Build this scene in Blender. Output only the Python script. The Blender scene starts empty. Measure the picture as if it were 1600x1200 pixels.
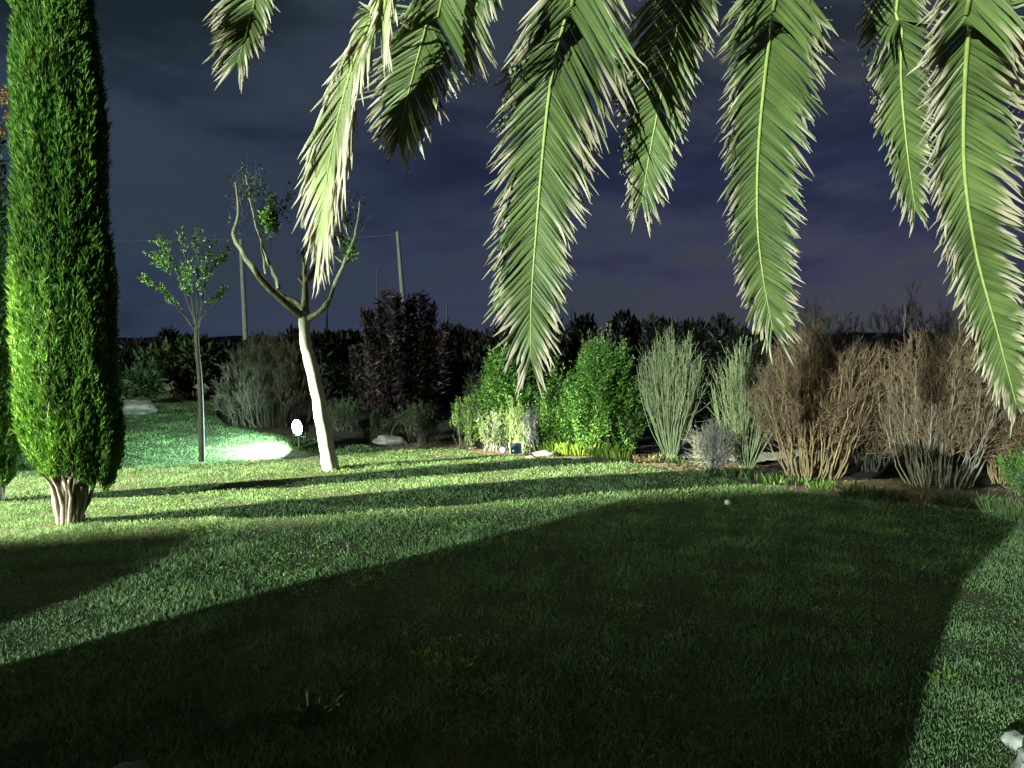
import bpy, math, random
import numpy as np
from mathutils import Vector, noise as mn
random.seed(7)
rng = np.random.default_rng(7)
SC = bpy.context.scene
COL = SC.collection
R = math.radians

# ------------------------------------------------------------------ camera
F = 26.0 / 36.0 * 1600
HOR = 545.0
TH = math.atan((600 - HOR) / F)
CH = 1.6
cam_d = bpy.data.cameras.new('camera')
cam_d.lens = 26; cam_d.sensor_width = 36; cam_d.clip_end = 2000; cam_d.clip_start = 0.05
cam = bpy.data.objects.new('camera', cam_d); COL.objects.link(cam)
cam.location = (0, 0, CH); cam.rotation_euler = (R(90) - TH, 0, 0)
SC.camera = cam
SC.view_settings.view_transform = 'Standard'
SC.view_settings.look = 'None'
SC.view_settings.gamma = 1
SC.view_settings.exposure = 0
SC.render.engine = 'CYCLES'
SC.cycles.max_bounces = 5
SC.cycles.diffuse_bounces = 3
SC.cycles.transparent_max_bounces = 4

def P(px, py, Y):
    """world point seen at a photo pixel, Y metres in front of the viewer"""
    a = (px - 800) / F; b = (600 - py) / F
    dy = math.cos(TH) + b * math.sin(TH); dz = -math.sin(TH) + b * math.cos(TH)
    return Vector((a * Y / dy, Y, CH + dz * Y / dy))
def G(px, py):
    a = (px - 800) / F; b = (600 - py) / F
    dy = math.cos(TH) + b * math.sin(TH); dz = -math.sin(TH) + b * math.cos(TH)
    t = CH / -dz
    return Vector((a * t, dy * t, 0))

# ------------------------------------------------------------------ night sky
W = bpy.data.worlds.new('World'); SC.world = W; W.use_nodes = True
nt = W.node_tree; nt.nodes.clear()
def N(t, kind, **kw):
    n = t.nodes.new(kind)
    for k, v in kw.items(): setattr(n, k, v)
    return n
def ramp(t, stops, fac=None, interp='LINEAR'):
    n = t.nodes.new('ShaderNodeValToRGB'); n.color_ramp.interpolation = interp
    el = n.color_ramp.elements
    while len(el) < len(stops): el.new(0.5)
    for e, (p, c) in zip(el, stops):
        e.position = p; e.color = (c[0], c[1], c[2], 1) if hasattr(c, '__len__') else (c, c, c, 1)
    if fac is not None: t.links.new(fac, n.inputs[0])
    return n.outputs[0]
def mixc(t, fac, a, b, blend='MIX'):
    n = t.nodes.new('ShaderNodeMix'); n.data_type = 'RGBA'; n.blend_type = blend
    for s, v in ((n.inputs[0], fac), (n.inputs[6], a), (n.inputs[7], b)):
        if hasattr(v, 'is_output'): t.links.new(v, s)
        elif hasattr(v, '__len__'): s.default_value = (v[0], v[1], v[2], 1)
        else: s.default_value = v
    return n.outputs[2]
tc = N(nt, 'ShaderNodeTexCoord'); sx = N(nt, 'ShaderNodeSeparateXYZ')
nt.links.new(tc.outputs['Generated'], sx.inputs[0])
base = ramp(nt, [(0.0, (.034, .035, .066)), (0.10, (.027, .030, .062)), (0.22, (.017, .022, .052)),
                 (0.34, (.017, .022, .037)), (0.6, (.012, .015, .022))], sx.outputs[2])
left = ramp(nt, [(0.0, (.026, .036, .066)), (0.15, (.018, .030, .052)), (0.4, (.011, .020, .027)), (0.6, (.011, .017, .022))], sx.outputs[2])
mr = N(nt, 'ShaderNodeMapRange'); mr.inputs[1].default_value = -0.45; mr.inputs[2].default_value = 0.0
nt.links.new(sx.outputs[0], mr.inputs[0])
c0 = mixc(nt, mr.outputs[0], left, base)
mp = N(nt, 'ShaderNodeMapping'); mp.inputs[3].default_value = (1.0, 1.0, 3.2); mp.inputs[1].default_value = (.3, .1, .15)
nt.links.new(tc.outputs['Generated'], mp.inputs[0])
nz = N(nt, 'ShaderNodeTexNoise'); nz.inputs['Scale'].default_value = 3.3; nz.inputs['Detail'].default_value = 7
nz.inputs['Roughness'].default_value = .55; nz.inputs['Distortion'].default_value = .3
nt.links.new(mp.outputs[0], nz.inputs[0])
cf = ramp(nt, [(0.42, 0.0), (0.62, 1.0)], nz.outputs[0], 'EASE')
mr2 = N(nt, 'ShaderNodeMapRange'); mr2.inputs[1].default_value = -.1; mr2.inputs[2].default_value = .5
nt.links.new(sx.outputs[0], mr2.inputs[0])
cl = mixc(nt, mr2.outputs[0], (.022, .031, .047), (.038, .039, .051))
c1 = mixc(nt, cf, c0, cl)
dk = ramp(nt, [(0.34, 0.60), (0.5, 1.0)], nz.outputs[0])
c2 = mixc(nt, 1.0, c1, dk, 'MULTIPLY')
bg = N(nt, 'ShaderNodeBackground'); bg.inputs[1].default_value = 1.5
wo = N(nt, 'ShaderNodeOutputWorld')
nt.links.new(c2, bg.inputs[0]); nt.links.new(bg.outputs[0], wo.inputs[0])

# ------------------------------------------------------------------ garden floodlights (one in view, the rest unseen; one added as fill)
def spot(name, loc, target, power, col, size, blend=.3, radius=.12):
    l = bpy.data.lights.new(name, 'SPOT'); l.energy = power; l.color = col
    l.spot_size = R(size); l.spot_blend = blend; l.shadow_soft_size = radius
    o = bpy.data.objects.new(name, l); COL.objects.link(o)
    o.location = loc
    o.rotation_euler = (Vector(target) - Vector(loc)).to_track_quat('-Z', 'Y').to_euler()
    return o
LA = Vector((-24.7, -0.8, 7.5))      # at the left end of the cypress row
LB = Vector((-15.7, -18.1, 5.2))    # tall post far behind the viewer, left
LF = P(463, 668, 12.6)              # the lamp in the picture
FD = Vector((-.93, -.20, -.12)).normalized()
AZ = R(23.5)
LAT = LA + Vector((math.cos(AZ) * 12, math.sin(AZ) * 12, -3.9))
spot('lamp_light', LA, LAT, 520000, (.96, 1, .66), 44, .10, .018)            # unseen lamp, its beam cut by added plates
LA2 = LA + Vector((-.5, -.3, .7))
spot('lamp_light', LA2, LA2 + Vector((math.cos(R(55)) * 12, math.sin(R(55)) * 12, -1.5)), 48000, (.85, 1, .70), 108, .75, .10)  # second unseen lamp added for the poles, upper crowns and shade fill
spot('lamp_light', LB, (4.2, 6.5, 1.6), 108000, (.80, 1, .90), 43, .22, .06)
spot('lamp_light', LF + FD * .10, LF + FD * 5, 3600, (.60, 1, .84), 165, .5, .08)

# ------------------------------------------------------------------ materials
MATS = {}
def newmat(name):
    m = bpy.data.materials.new(name); m.use_nodes = True; m.node_tree.nodes.clear(); return m, m.node_tree
def leafmat(name, c1, c2, tip=None, tip_at=.8, transl=.25, rough=.55, spec=.25, c3=None):
    m, t = newmat(name)
    at = N(t, 'ShaderNodeAttribute', attribute_name='lv')
    s = N(t, 'ShaderNodeSeparateColor'); t.links.new(at.outputs['Color'], s.inputs[0])
    col = ramp(t, [(0, c1), (.75, c2), (1, c3 or c2)], s.outputs[1])
    g = N(t, 'ShaderNodeNewGeometry')
    nz = N(t, 'ShaderNodeTexNoise'); nz.inputs['Scale'].default_value = 3.1; nz.inputs['Detail'].default_value = 3
    t.links.new(g.outputs['Position'], nz.inputs[0])
    v = ramp(t, [(.3, .62), (.7, 1.3)], nz.outputs[0])
    col = mixc(t, 1.0, col, v, 'MULTIPLY')
    if tip:
        a = N(t, 'ShaderNodeMath', operation='MULTIPLY_ADD'); a.inputs[1].default_value = .45
        t.links.new(s.outputs[2], a.inputs[0]); t.links.new(s.outputs[0], a.inputs[2])
        hf = N(t, 'ShaderNodeMath', operation='MULTIPLY'); hf.inputs[1].default_value = .5; t.links.new(a.outputs[0], hf.inputs[0])
        f = ramp(t, [((tip_at - .09) / 2, 0.0), ((tip_at + .10) / 2, 1.0)], hf.outputs[0])
        col = mixc(t, f, col, tip)
    d = N(t, 'ShaderNodeBsdfPrincipled'); d.inputs['Roughness'].default_value = rough
    d.inputs['Specular IOR Level'].default_value = spec
    t.links.new(col, d.inputs['Base Color'])
    tr = N(t, 'ShaderNodeBsdfTranslucent'); t.links.new(col, tr.inputs[0])
    mx = N(t, 'ShaderNodeMixShader'); mx.inputs[0].default_value = transl
    t.links.new(d.outputs[0], mx.inputs[1]); t.links.new(tr.outputs[0], mx.inputs[2])
    o = N(t, 'ShaderNodeOutputMaterial'); t.links.new(mx.outputs[0], o.inputs[0])
    MATS[name] = m; return m
def surf(name, c1, c2, scale=6, stretch=(1, 1, 1), bump=.4, bdist=.01, rough=.85, detail=8, c3=None, spec=.2, metal=0, lo=.35, hi=.65):
    m, t = newmat(name)
    tc = N(t, 'ShaderNodeTexCoord'); mp = N(t, 'ShaderNodeMapping'); mp.inputs[3].default_value = stretch
    t.links.new(tc.outputs['Object'], mp.inputs[0])
    nz = N(t, 'ShaderNodeTexNoise'); nz.inputs['Scale'].default_value = scale; nz.inputs['Detail'].default_value = detail
    nz.inputs['Roughness'].default_value = .65
    t.links.new(mp.outputs[0], nz.inputs[0])
    col = ramp(t, [(lo, c1), (hi, c2)], nz.outputs[0])
    if c3:
        n2 = N(t, 'ShaderNodeTexNoise'); n2.inputs['Scale'].default_value = scale * .17; n2.inputs['Detail'].default_value = 5
        t.links.new(mp.outputs[0], n2.inputs[0])
        f = ramp(t, [(.45, 0.0), (.62, 1.0)], n2.outputs[0]); col = mixc(t, f, col, c3)
    d = N(t, 'ShaderNodeBsdfPrincipled'); d.inputs['Roughness'].default_value = rough
    d.inputs['Specular IOR Level'].default_value = spec; d.inputs['Metallic'].default_value = metal
    t.links.new(col, d.inputs['Base Color'])
    if bump:
        b = N(t, 'ShaderNodeBump'); b.inputs['Strength'].default_value = bump; b.inputs['Distance'].default_value = bdist
        t.links.new(nz.outputs[0], b.inputs['Height']); t.links.new(b.outputs[0], d.inputs['Normal'])
    o = N(t, 'ShaderNodeOutputMaterial'); t.links.new(d.outputs[0], o.inputs[0])
    MATS[name] = m; return m
def emit(name, col, s):
    m, t = newmat(name); e = N(t, 'ShaderNodeEmission'); e.inputs[0].default_value = (*col, 1); e.inputs[1].default_value = s
    o = N(t, 'ShaderNodeOutputMaterial'); t.links.new(e.outputs[0], o.inputs[0]); MATS[name] = m; return m

M = MATS
leafmat('grass_blade', (.055, .105, .040), (.115, .18, .075), transl=.35, rough=.6, spec=.12, c3=(.18, .21, .11))
leafmat('cypress_leaf', (.020, .058, .007), (.075, .165, .016), transl=.15, rough=.6, spec=.15, c3=(.13, .20, .035))
leafmat('palm_leaf', (.052, .085, .024), (.115, .145, .042), tip=(.35, .285, .195), tip_at=1.07, transl=.2, rough=.42, spec=.35)
leafmat('palm_leaf_dry', (.13, .17, .045), (.26, .27, .10), tip=(.44, .37, .26), tip_at=.90, transl=.25, rough=.5)
leafmat('shrub_leaf', (.03, .09, .014), (.10, .20, .03), transl=.2, rough=.4, spec=.35, c3=(.16, .22, .04))
leafmat('dark_shrub_leaf', (.010, .022, .007), (.026, .045, .013), transl=.15, rough=.6)
leafmat('spring_leaf', (.05, .11, .02), (.12, .19, .04), transl=.2, c3=(.17, .21, .07))
leafmat('lime_leaf', (.10, .17, .025), (.18, .26, .04), transl=.3)
leafmat('olive_leaf', (.05, .08, .025), (.10, .14, .05), transl=.2, c3=(.14, .15, .08))
leafmat('pale_leaf', (.13, .17, .06), (.24, .27, .13), transl=.25)
leafmat('silver_leaf', (.17, .19, .18), (.27, .29, .28), transl=.2)
leafmat('conifer_leaf', (.010, .006, .006), (.024, .013, .013), transl=.1)
leafmat('brown_leaf', (.08, .055, .032), (.16, .11, .06), transl=.15, c3=(.07, .08, .03))
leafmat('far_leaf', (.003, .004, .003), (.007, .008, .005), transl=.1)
leafmat('orange_leaf', (.25, .10, .03), (.40, .20, .06), transl=.3)
leafmat('petal', (.35, .05, .30), (.45, .10, .40), transl=.3)
leafmat('white_petal', (.45, .42, .38), (.6, .52, .48), transl=.3)
surf('limewash', (.30, .30, .28), (.40, .40, .375), scale=9, stretch=(1, 1, .5), bump=.5, bdist=.012, rough=.9, c3=(.31, .30, .27))
surf('bark', (.08, .075, .045), (.20, .19, .11), scale=22, stretch=(1, 1, .35), bump=.8, bdist=.01)
surf('dark_bark', (.012, .012, .009), (.04, .036, .028), scale=26, stretch=(1, 1, .3), bump=.6)
surf('cypress_bark', (.06, .045, .032), (.20, .155, .12), scale=30, stretch=(1, 1, .15), bump=.9, bdist=.01)
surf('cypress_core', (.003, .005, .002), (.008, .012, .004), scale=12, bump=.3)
surf('palm_trunk', (.07, .05, .035), (.18, .14, .10), scale=9, stretch=(1, 1, 3), bump=.8, bdist=.03)
surf('rachis', (.20, .25, .06), (.30, .34, .10), scale=20, bump=0, rough=.4, spec=.3)
surf('pale_stem', (.15, .18, .085), (.27, .29, .16), scale=14, stretch=(1, 1, .3), bump=.3)
surf('brown_stem', (.19, .125, .06), (.32, .225, .12), scale=14, stretch=(1, 1, .3), bump=.3)
surf('red_twig', (.13, .080, .050), (.26, .175, .110), scale=8, bump=0)
surf('grey_stem', (.13, .12, .10), (.23, .21, .175), scale=14, bump=.2)
surf('dark_twig', (.03, .028, .02), (.07, .06, .045), scale=8, bump=0)
surf('black_twig', (.004, .004, .003), (.010, .009, .007), scale=8, bump=0)
surf('thatch', (.020, .030, .010), (.055, .070, .026), scale=14, bump=.5, bdist=.02, c3=(.05, .045, .024))
surf('soil', (.07, .05, .037), (.19, .14, .105), scale=9, bump=.9, bdist=.03, c3=(.10, .08, .06))
surf('dark_soil', (.018, .018, .014), (.05, .046, .036), scale=2.5, bump=.8, bdist=.05)
surf('gravel', (.16, .15, .155), (.34, .32, .33), scale=22, bump=1, bdist=.03)
surf('hill', (.006, .007, .006), (.014, .014, .012), scale=.05, bump=0)
surf('stone', (.17, .165, .155), (.33, .315, .295), scale=7, bump=.7, bdist=.015, c3=(.22, .20, .18))
surf('dark_stone', (.07, .065, .06), (.17, .155, .14), scale=7, bump=.7, bdist=.02)
surf('concrete', (.20, .20, .21), (.28, .28, .29), scale=4, bump=.2)
surf('far_pole', (.08, .08, .09), (.11, .11, .12), scale=1, bump=0)
surf('black_metal', (.015, .016, .018), (.025, .027, .03), scale=9, bump=0, rough=.4, spec=.5)
surf('white_plastic', (.55, .56, .55), (.65, .66, .65), scale=9, bump=0, rough=.4)
surf('panel_glass', (.012, .018, .035), (.02, .03, .05), scale=9, bump=0, rough=.15, spec=.6)
surf('lamp_glass', (.16, .19, .18), (.25, .28, .27), scale=9, bump=0, rough=.3)
surf('ball_skin', (.55, .52, .36), (.7, .66, .46), scale=9, bump=0, rough=.6)
surf('stucco', (.42, .38, .31), (.52, .48, .40), scale=12, bump=.4)
surf('roof_tile', (.22, .10, .06), (.34, .17, .10), scale=5, bump=.4)
emit('lamp_lens', (.85, 1, .95), 60)

# ------------------------------------------------------------------ object helpers
def raw(name, V, Fc, mat, parent=None, lv=None, smooth=False):
    """V (n,3) array, Fc (m,k) array of equal-length faces"""
    V = np.asarray(V, dtype=np.float32); Fc = np.asarray(Fc, dtype=np.int32)
    me = bpy.data.meshes.new(name)
    m_, k = Fc.shape
    me.vertices.add(len(V)); me.vertices.foreach_set('co', V.ravel())
    me.loops.add(m_ * k); me.loops.foreach_set('vertex_index', Fc.ravel())
    me.polygons.add(m_); me.polygons.foreach_set('loop_start', np.arange(0, m_ * k, k, dtype=np.int32))
    if smooth: me.polygons.foreach_set('use_smooth', np.ones(m_, dtype=bool))
    if lv is not None:
        a = me.color_attributes.new('lv', 'FLOAT_COLOR', 'POINT')
        c = np.ones((len(V), 4), dtype=np.float32); c[:, :3] = lv
        a.data.foreach_set('color', c.ravel())
    me.update(calc_edges=True)
    if mat: me.materials.append(M[mat])
    o = bpy.data.objects.new(name, me); COL.objects.link(o)
    if parent:
        o.parent = parent
        me.transform(parent_inv(parent))
    return o
def parent_inv(p):
    from mathutils import Matrix
    return Matrix.Translation(-world_loc(p))
def world_loc(p):
    v = Vector(p.location)
    while p.parent: p = p.parent; v += Vector(p.location)
    return v
def tag(o, label=None, cat=None, group=None, kind=None):
    if label: o['label'] = label
    if cat: o['category'] = cat
    if group: o['group'] = group
    if kind: o['kind'] = kind
    return o
def thing(name, loc, label, cat, group=None):
    o = bpy.data.objects.new(name, None); COL.objects.link(o); o.location = loc; o.empty_display_size = .2
    return tag(o, label, cat, group)
class MB:
    def __init__(s): s.v = []; s.f = []; s.n = 0
    def add(s, V, Fc):
        V = np.asarray(V, float); s.v.append(V); s.f.append(np.asarray(Fc) + s.n); s.n += len(V)
    def tube(s, pts, rad, sides=6, cap=False):
        pts = np.asarray([tuple(p) for p in pts], float); k = len(pts)
        rad = np.broadcast_to(np.asarray(rad, float), (k,)) if np.ndim(rad) < 1 or len(np.atleast_1d(rad)) == k else np.linspace(rad[0], rad[-1], k)
        T = np.gradient(pts, axis=0); T /= np.linalg.norm(T, axis=1)[:, None] + 1e-9
        ref = np.array([1., 0, 0]) if abs(T[0][0]) < .8 else np.array([0, 1., 0])
        A = np.cross(T, ref); A /= np.linalg.norm(A, axis=1)[:, None] + 1e-9
        B = np.cross(T, A)
        an = np.arange(sides) * 2 * math.pi / sides
        ring = A[:, None, :] * np.cos(an)[None, :, None] + B[:, None, :] * np.sin(an)[None, :, None]
        V = (pts[:, None, :] + ring * rad[:, None, None]).reshape(-1, 3)
        i = np.arange(k - 1)[:, None] * sides + np.arange(sides)[None, :]
        j = np.arange(k - 1)[:, None] * sides + (np.arange(sides)[None, :] + 1) % sides
        Fc = np.stack([i, j, j + sides, i + sides], -1).reshape(-1, 4)
        s.add(V, Fc)
        if cap:
            V2 = np.vstack([V[-sides:], pts[-1:]]); 
            s.add(V2, [[q, (q + 1) % sides, sides, sides] for q in range(sides)])
            V2 = np.vstack([V[:sides], pts[:1]]);
            s.add(V2, [[(q + 1) % sides, q, sides, sides] for q in range(sides)])
    def box(s, c, half, rot=None):
        c = np.array(c, float); h = np.array(half, float)
        V = np.array([[x, y, z] for x in (-1, 1) for y in (-1, 1) for z in (-1, 1)], float) * h
        if rot is not None: V = V @ np.array(rot).T
        s.add(V + c, [[0, 1, 3, 2], [4, 6, 7, 5], [0, 4, 5, 1], [2, 3, 7, 6], [0, 2, 6, 4], [1, 5, 7, 3]])
    def build(s, name, mat, parent=None, smooth=True, lv=None):
        V = np.vstack(s.v); Fc = np.vstack(s.f)
        deg = Fc[:, 2] == Fc[:, 3]
        if deg.any():
            o = poly(name, V, [tuple(f[:3]) if d else tuple(f) for f, d in zip(Fc, deg)], mat, parent, smooth)
            return o
        return raw(name, V, Fc, mat, parent, None, smooth)
def poly(name, V, faces, mat, parent=None, smooth=False):
    me = bpy.data.meshes.new(name); me.from_pydata([tuple(map(float, v)) for v in V], [], [tuple(int(i) for i in f) for f in faces]); me.update()
    if smooth: me.polygons.foreach_set('use_smooth', [True] * len(me.polygons))
    if mat: me.materials.append(M[mat])
    o = bpy.data.objects.new(name, me); COL.objects.link(o)
    if parent: o.parent = parent; me.transform(parent_inv(parent))
    return o
def unit(a): return a / (np.linalg.norm(a, axis=-1, keepdims=True) + 1e-9)
def leaves(name, Pt, D, L, Wd, mat, parent=None, fold=.15, droop=0., kind=None, rnd=None, seed=None):
    """Diamond leaves with a fold: Pt (n,3) base points, D directions, L lengths, Wd widths"""
    Pt = np.asarray(Pt, float); D = unit(np.asarray(D, float)); n = len(Pt)
    L = np.broadcast_to(L, (n,)).astype(float); Wd = np.broadcast_to(Wd, (n,)).astype(float)
    rv = rng.normal(size=(n, 3)); S = unit(np.cross(D, rv)); Nn = np.cross(D, S)
    tip = Pt + D * L[:, None]; tip[:, 2] -= droop * L
    mid = Pt + D * (L * .45)[:, None] + Nn * (Wd * fold)[:, None]
    a = mid + S * (Wd * .5)[:, None]; b = mid - S * (Wd * .5)[:, None]
    V = np.stack([Pt, a, tip, b], 1).reshape(-1, 3)
    i = np.arange(n)[:, None] * 4
    Fc = (i[:, :, None] + np.array([[0, 1, 2], [0, 2, 3]])[None]).reshape(-1, 3)
    r = rng.random(n) if rnd is None else rnd
    lv = np.zeros((n, 4, 3)); lv[:, :, 0] = [0, .45, 1, .45]; lv[:, :, 1] = r[:, None]; lv[:, :, 2] = rng.random(n)[:, None]
    o = raw(name, V, Fc, mat, parent, lv.reshape(-1, 3))
    if kind: o['kind'] = kind
    return o
def smooth_line(cp, n):
    """Catmull-Rom through control points -> n samples"""
    cp = np.asarray([tuple(c) for c in cp], float); k = len(cp)
    if k == 2: t = np.linspace(0, 1, n)[:, None]; return cp[0] * (1 - t) + cp[1] * t
    e = np.vstack([2 * cp[0] - cp[1], cp, 2 * cp[-1] - cp[-2]])
    u = np.linspace(0, k - 1 - 1e-6, n); i = u.astype(int); f = (u - i)[:, None]
    p0, p1, p2, p3 = e[i], e[i + 1], e[i + 2], e[i + 3]
    return .5 * (2 * p1 + (p2 - p0) * f + (2 * p0 - 5 * p1 + 4 * p2 - p3) * f ** 2 + (3 * p1 - p0 - 3 * p2 + p3) * f ** 3)

# ------------------------------------------------------------------ terrain
def sstep(a, b, x):
    t = np.clip((x - a) / (b - a), 0, 1); return t * t * (3 - 2 * t)
def height(x, y):
    x = np.asarray(x, float); y = np.asarray(y, float)
    d = y - (9.75 + (x + 5.2) * .43)
    m = 1 - sstep(-2.2, -.6, x)
    h = m * (-.20 * sstep(0, 1.0, d) + .046 * np.clip(d - 1.2, 0, 16))
    h = h + (1 - m) * .03 * np.clip(y - 12.5, 0, 12)
    h = h + .018 * np.sin(x * .9 + 1) * np.cos(y * .7) * sstep(2, 5, y)
    h = h + 2.2 * sstep(30, 120, y)
    return h
def H(x, y): return float(height(x, y))
def on(px, py):
    """point of the terrain at a pixel"""
    g = G(px, py)
    for _ in range(12):
        z = H(g.x, g.y); k = (CH - z) / CH
        g2 = G(px, py); g = Vector((g2.x * k, g2.y * k, 0)) * .5 + g * .5
    return Vector((g.x, g.y, H(g.x, g.y)))

LAWN = [on(*p) for p in ((200, 640), (235, 622), (262, 613), (330, 612), (343, 628), (338, 650), (350, 664), (400, 676), (455, 683), (540, 693), (670, 702),
        (760, 712), (870, 717), (980, 724), (1090, 742), (1200, 762), (1300, 777), (1420, 790), (1560, 803), (1750, 806))]
LAWN = [(p.x, p.y) for p in LAWN] + [(14, 5.5), (14, -4), (-14, -4), (-14, 9), (-13, 15)]
LAWN = [(x + .0, y) for x, y in LAWN]
def inside(poly_, X, Y):
    r = np.zeros(np.shape(X), bool); n = len(poly_)
    for i in range(n):
        x1, y1 = poly_[i]; x2, y2 = poly_[(i + 1) % n]
        c = ((y1 > Y) != (y2 > Y))
        with np.errstate(divide='ignore', invalid='ignore'):
            xi = (x2 - x1) * (Y - y1) / (y2 - y1 + 1e-12) + x1
        r ^= c & (X < xi)
    return r
def grid(name, x0, x1, y0, y1, cell, mat, dz=0, mask=None, kind='structure', jitter=0):
    nx = int((x1 - x0) / cell) + 1; ny = int((y1 - y0) / cell) + 1
    X, Y = np.meshgrid(np.linspace(x0, x1, nx), np.linspace(y0, y1, ny))
    Z = height(X, Y) + dz
    if jitter:
        Z = Z + jitter * np.array([mn.noise((a * 1.9, b * 1.9, 3)) for a, b in zip(X.ravel(), Y.ravel())]).reshape(X.shape)
    V = np.stack([X, Y, Z], -1).reshape(-1, 3)
    i = (np.arange(ny - 1)[:, None] * nx + np.arange(nx - 1)[None]).ravel()
    Fc = np.stack([i, i + 1, i + nx + 1, i + nx], 1)
    if mask is not None:
        c = V[Fc].mean(1); k = mask(c[:, 0], c[:, 1]); Fc = Fc[k]
        used = np.unique(Fc); re = -np.ones(len(V), int); re[used] = np.arange(len(used)); V = V[used]; Fc = re[Fc]
    o = raw(name, V, Fc, mat, smooth=True); tag(o, kind=kind); return o
# far ground with graded rows, sinking under the near sheets
xs = np.concatenate([np.linspace(-420, -30, 14), np.linspace(-28, 28, 100), np.linspace(30, 420, 14)])
ys = np.concatenate([[-60, -20], np.linspace(-6, 40, 90), np.linspace(44, 420, 18)])
X, Y = np.meshgrid(xs, ys); Z = height(X, Y) - .03
V = np.stack([X, Y, Z], -1).reshape(-1, 3); nx = len(xs)
i = (np.arange(len(ys) - 1)[:, None] * nx + np.arange(nx - 1)[None]).ravel()
tag(raw('ground', V, np.stack([i, i + 1, i + nx + 1, i + nx], 1), 'dark_soil', smooth=True), kind='structure')
grid('lawn', -14, 14, -4, 28, .125, 'thatch', .012, lambda x, y: inside(LAWN, x, y))
BED = [on(*p) for p in ((600, 686), (670, 688), (760, 700), (990, 706), (1110, 716), (1280, 740), (1700, 770), (1750, 830), (1500, 815), (1290, 790), (1200, 775), (1090, 755), (980, 738), (870, 730), (760, 725), (640, 712))]
BED = [(p.x, p.y) for p in BED]
grid('flower_bed', -4, 10, 6, 15, .1, 'soil', -.012, lambda x, y: inside(BED, x, y), jitter=.03)
GR = [on(*p) for p in ((1030, 690), (1085, 684), (1240, 690), (1260, 712), (1180, 725), (1060, 716))]
GR = [(p.x, p.y) for p in GR]
grid('gravel_path', 1, 8, 8, 16, .1, 'gravel', .02, lambda x, y: inside(GR, x, y), jitter=.03)
GR2 = [on(*p) for p in ((520, 640), (640, 622), (770, 628), (760, 650), (640, 655), (540, 660))]
GR2 = [(p.x, p.y) for p in GR2]
grid('dirt_path', -12, 2, 12, 30, .2, 'dark_stone', .0, lambda x, y: inside(GR2, x, y), jitter=.03)

# hills on the horizon
def hill(px0, px1, tops, Yd, depth):
    n = 60; V = []
    for i in range(n):
        px = px0 + (px1 - px0) * i / (n - 1)
        ty = np.interp(px, [t[0] for t in tops], [t[1] for t in tops]) + mn.noise((px * .02, 1, 2)) * 5 + mn.noise((px * .1, 1, 2)) * 2
        top = P(px, ty, Yd)
        for k, (dy, f) in enumerate(((-depth, -.02), (-depth * .5, .45), (-depth * .2, .85), (0, 1), (depth * .4, .8), (depth, 0))):
            V.append((top.x * (Yd + dy) / Yd, Yd + dy, top.z * f if f > 0 else -1))
    Fc = [[i * 6 + k, (i + 1) * 6 + k, (i + 1) * 6 + k + 1, i * 6 + k + 1] for i in range(n - 1) for k in range(5)]
    o = raw('hill', V, Fc, 'hill', smooth=True); tag(o, kind='structure')
hill(-700, 2300, [(-700, 520), (180, 528), (300, 526), (400, 527), (560, 520), (700, 528), (800, 522), (1000, 518), (1200, 520), (1600, 520), (2300, 522)], 210, 60)

ORD = ['leftmost', 'second from left', 'third from left', 'fourth from left', 'fifth from left', 'sixth from left', 'seventh from left']
# ------------------------------------------------------------------ grass
def grass():
    N0 = 800000
    y = rng.random(N0) ; 
    # density falls with distance
    yy = np.linspace(2.3, 26, 400)
    dens = np.minimum(1, (3.0 / yy) ** 1.55) * (1.5 * yy + 3)
    cdf = np.cumsum(dens); cdf /= cdf[-1]
    y = np.interp(y, cdf, yy)
    x = (rng.random(N0) * 2 - 1) * (.75 * y + 1.3)
    k = inside(LAWN, x, y); x, y = x[k], y[k]
    # patchy sward
    q = np.sin(x * 3.1 + 2 * np.sin(y * 1.7)) * np.cos(y * 2.7 + np.sin(x * 2.3)) + .6 * np.sin(x * 9.1 + y * 4) * np.sin(y * 8.3 - x * 3)
    k = rng.random(len(x)) < np.clip(.78 + .3 * q, .3, 1); x, y, q = x[k], y[k], q[k]
    n = len(x); z = height(x, y) + .008
    D = rng.normal(size=(n, 3)) * .42; D[:, 2] = 1
    sc = np.clip((y / 3.0), 1, 4) ** .55
    L = (.017 + .022 * rng.random(n)) * (1 + .32 * q + .35 * np.sin(x * 1.3 + 1.7 * np.sin(y * .9)) * np.sin(y * 1.9 + x)) * (1 + .15 * sc)
    Wd = (.0030 + .0020 * rng.random(n)) * sc * 1.1
    o = leaves('grass', np.stack([x, y, z], 1), D, L, Wd, 'grass_blade', droop=.12, fold=.2,
               rnd=np.clip(rng.random(n) * .75 + .18 * q + .08, 0, 1))
    tag(o, kind='stuff')
grass()
n = 260; xx = rng.random(n) * 14 - 7; yy = 3 + rng.random(n) ** .8 * 8; k = inside(LAWN, xx, yy); xx, yy = xx[k], yy[k]; n = len(xx)
tag(leaves('fallen_leaf_litter', np.stack([xx, yy, height(xx, yy) + .03], 1), rng.normal(size=(n, 3)) * [1, 1, .2], .025 + .025 * rng.random(n), .017, 'brown_leaf'), kind='stuff')
n = 5200; cc = rng.random((46, 2)) * [9, 6] + [-4.6, 2.6]; ci = rng.integers(46, size=n); rr = .16 * rng.random(n) ** .5 * (1 + ci % 3); a = rng.random(n) * 6.28
xx = cc[ci, 0] + rr * np.cos(a); yy = cc[ci, 1] + rr * np.sin(a)
tag(leaves('clover_patches', np.stack([xx, yy, height(xx, yy) + .015 + .02 * rng.random(n)], 1), rng.normal(size=(n, 3)) * [1, 1, .3] + [0, 0, .5], .012 + .012 * rng.random(n), .013, 'spring_leaf'), kind='stuff')

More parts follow.
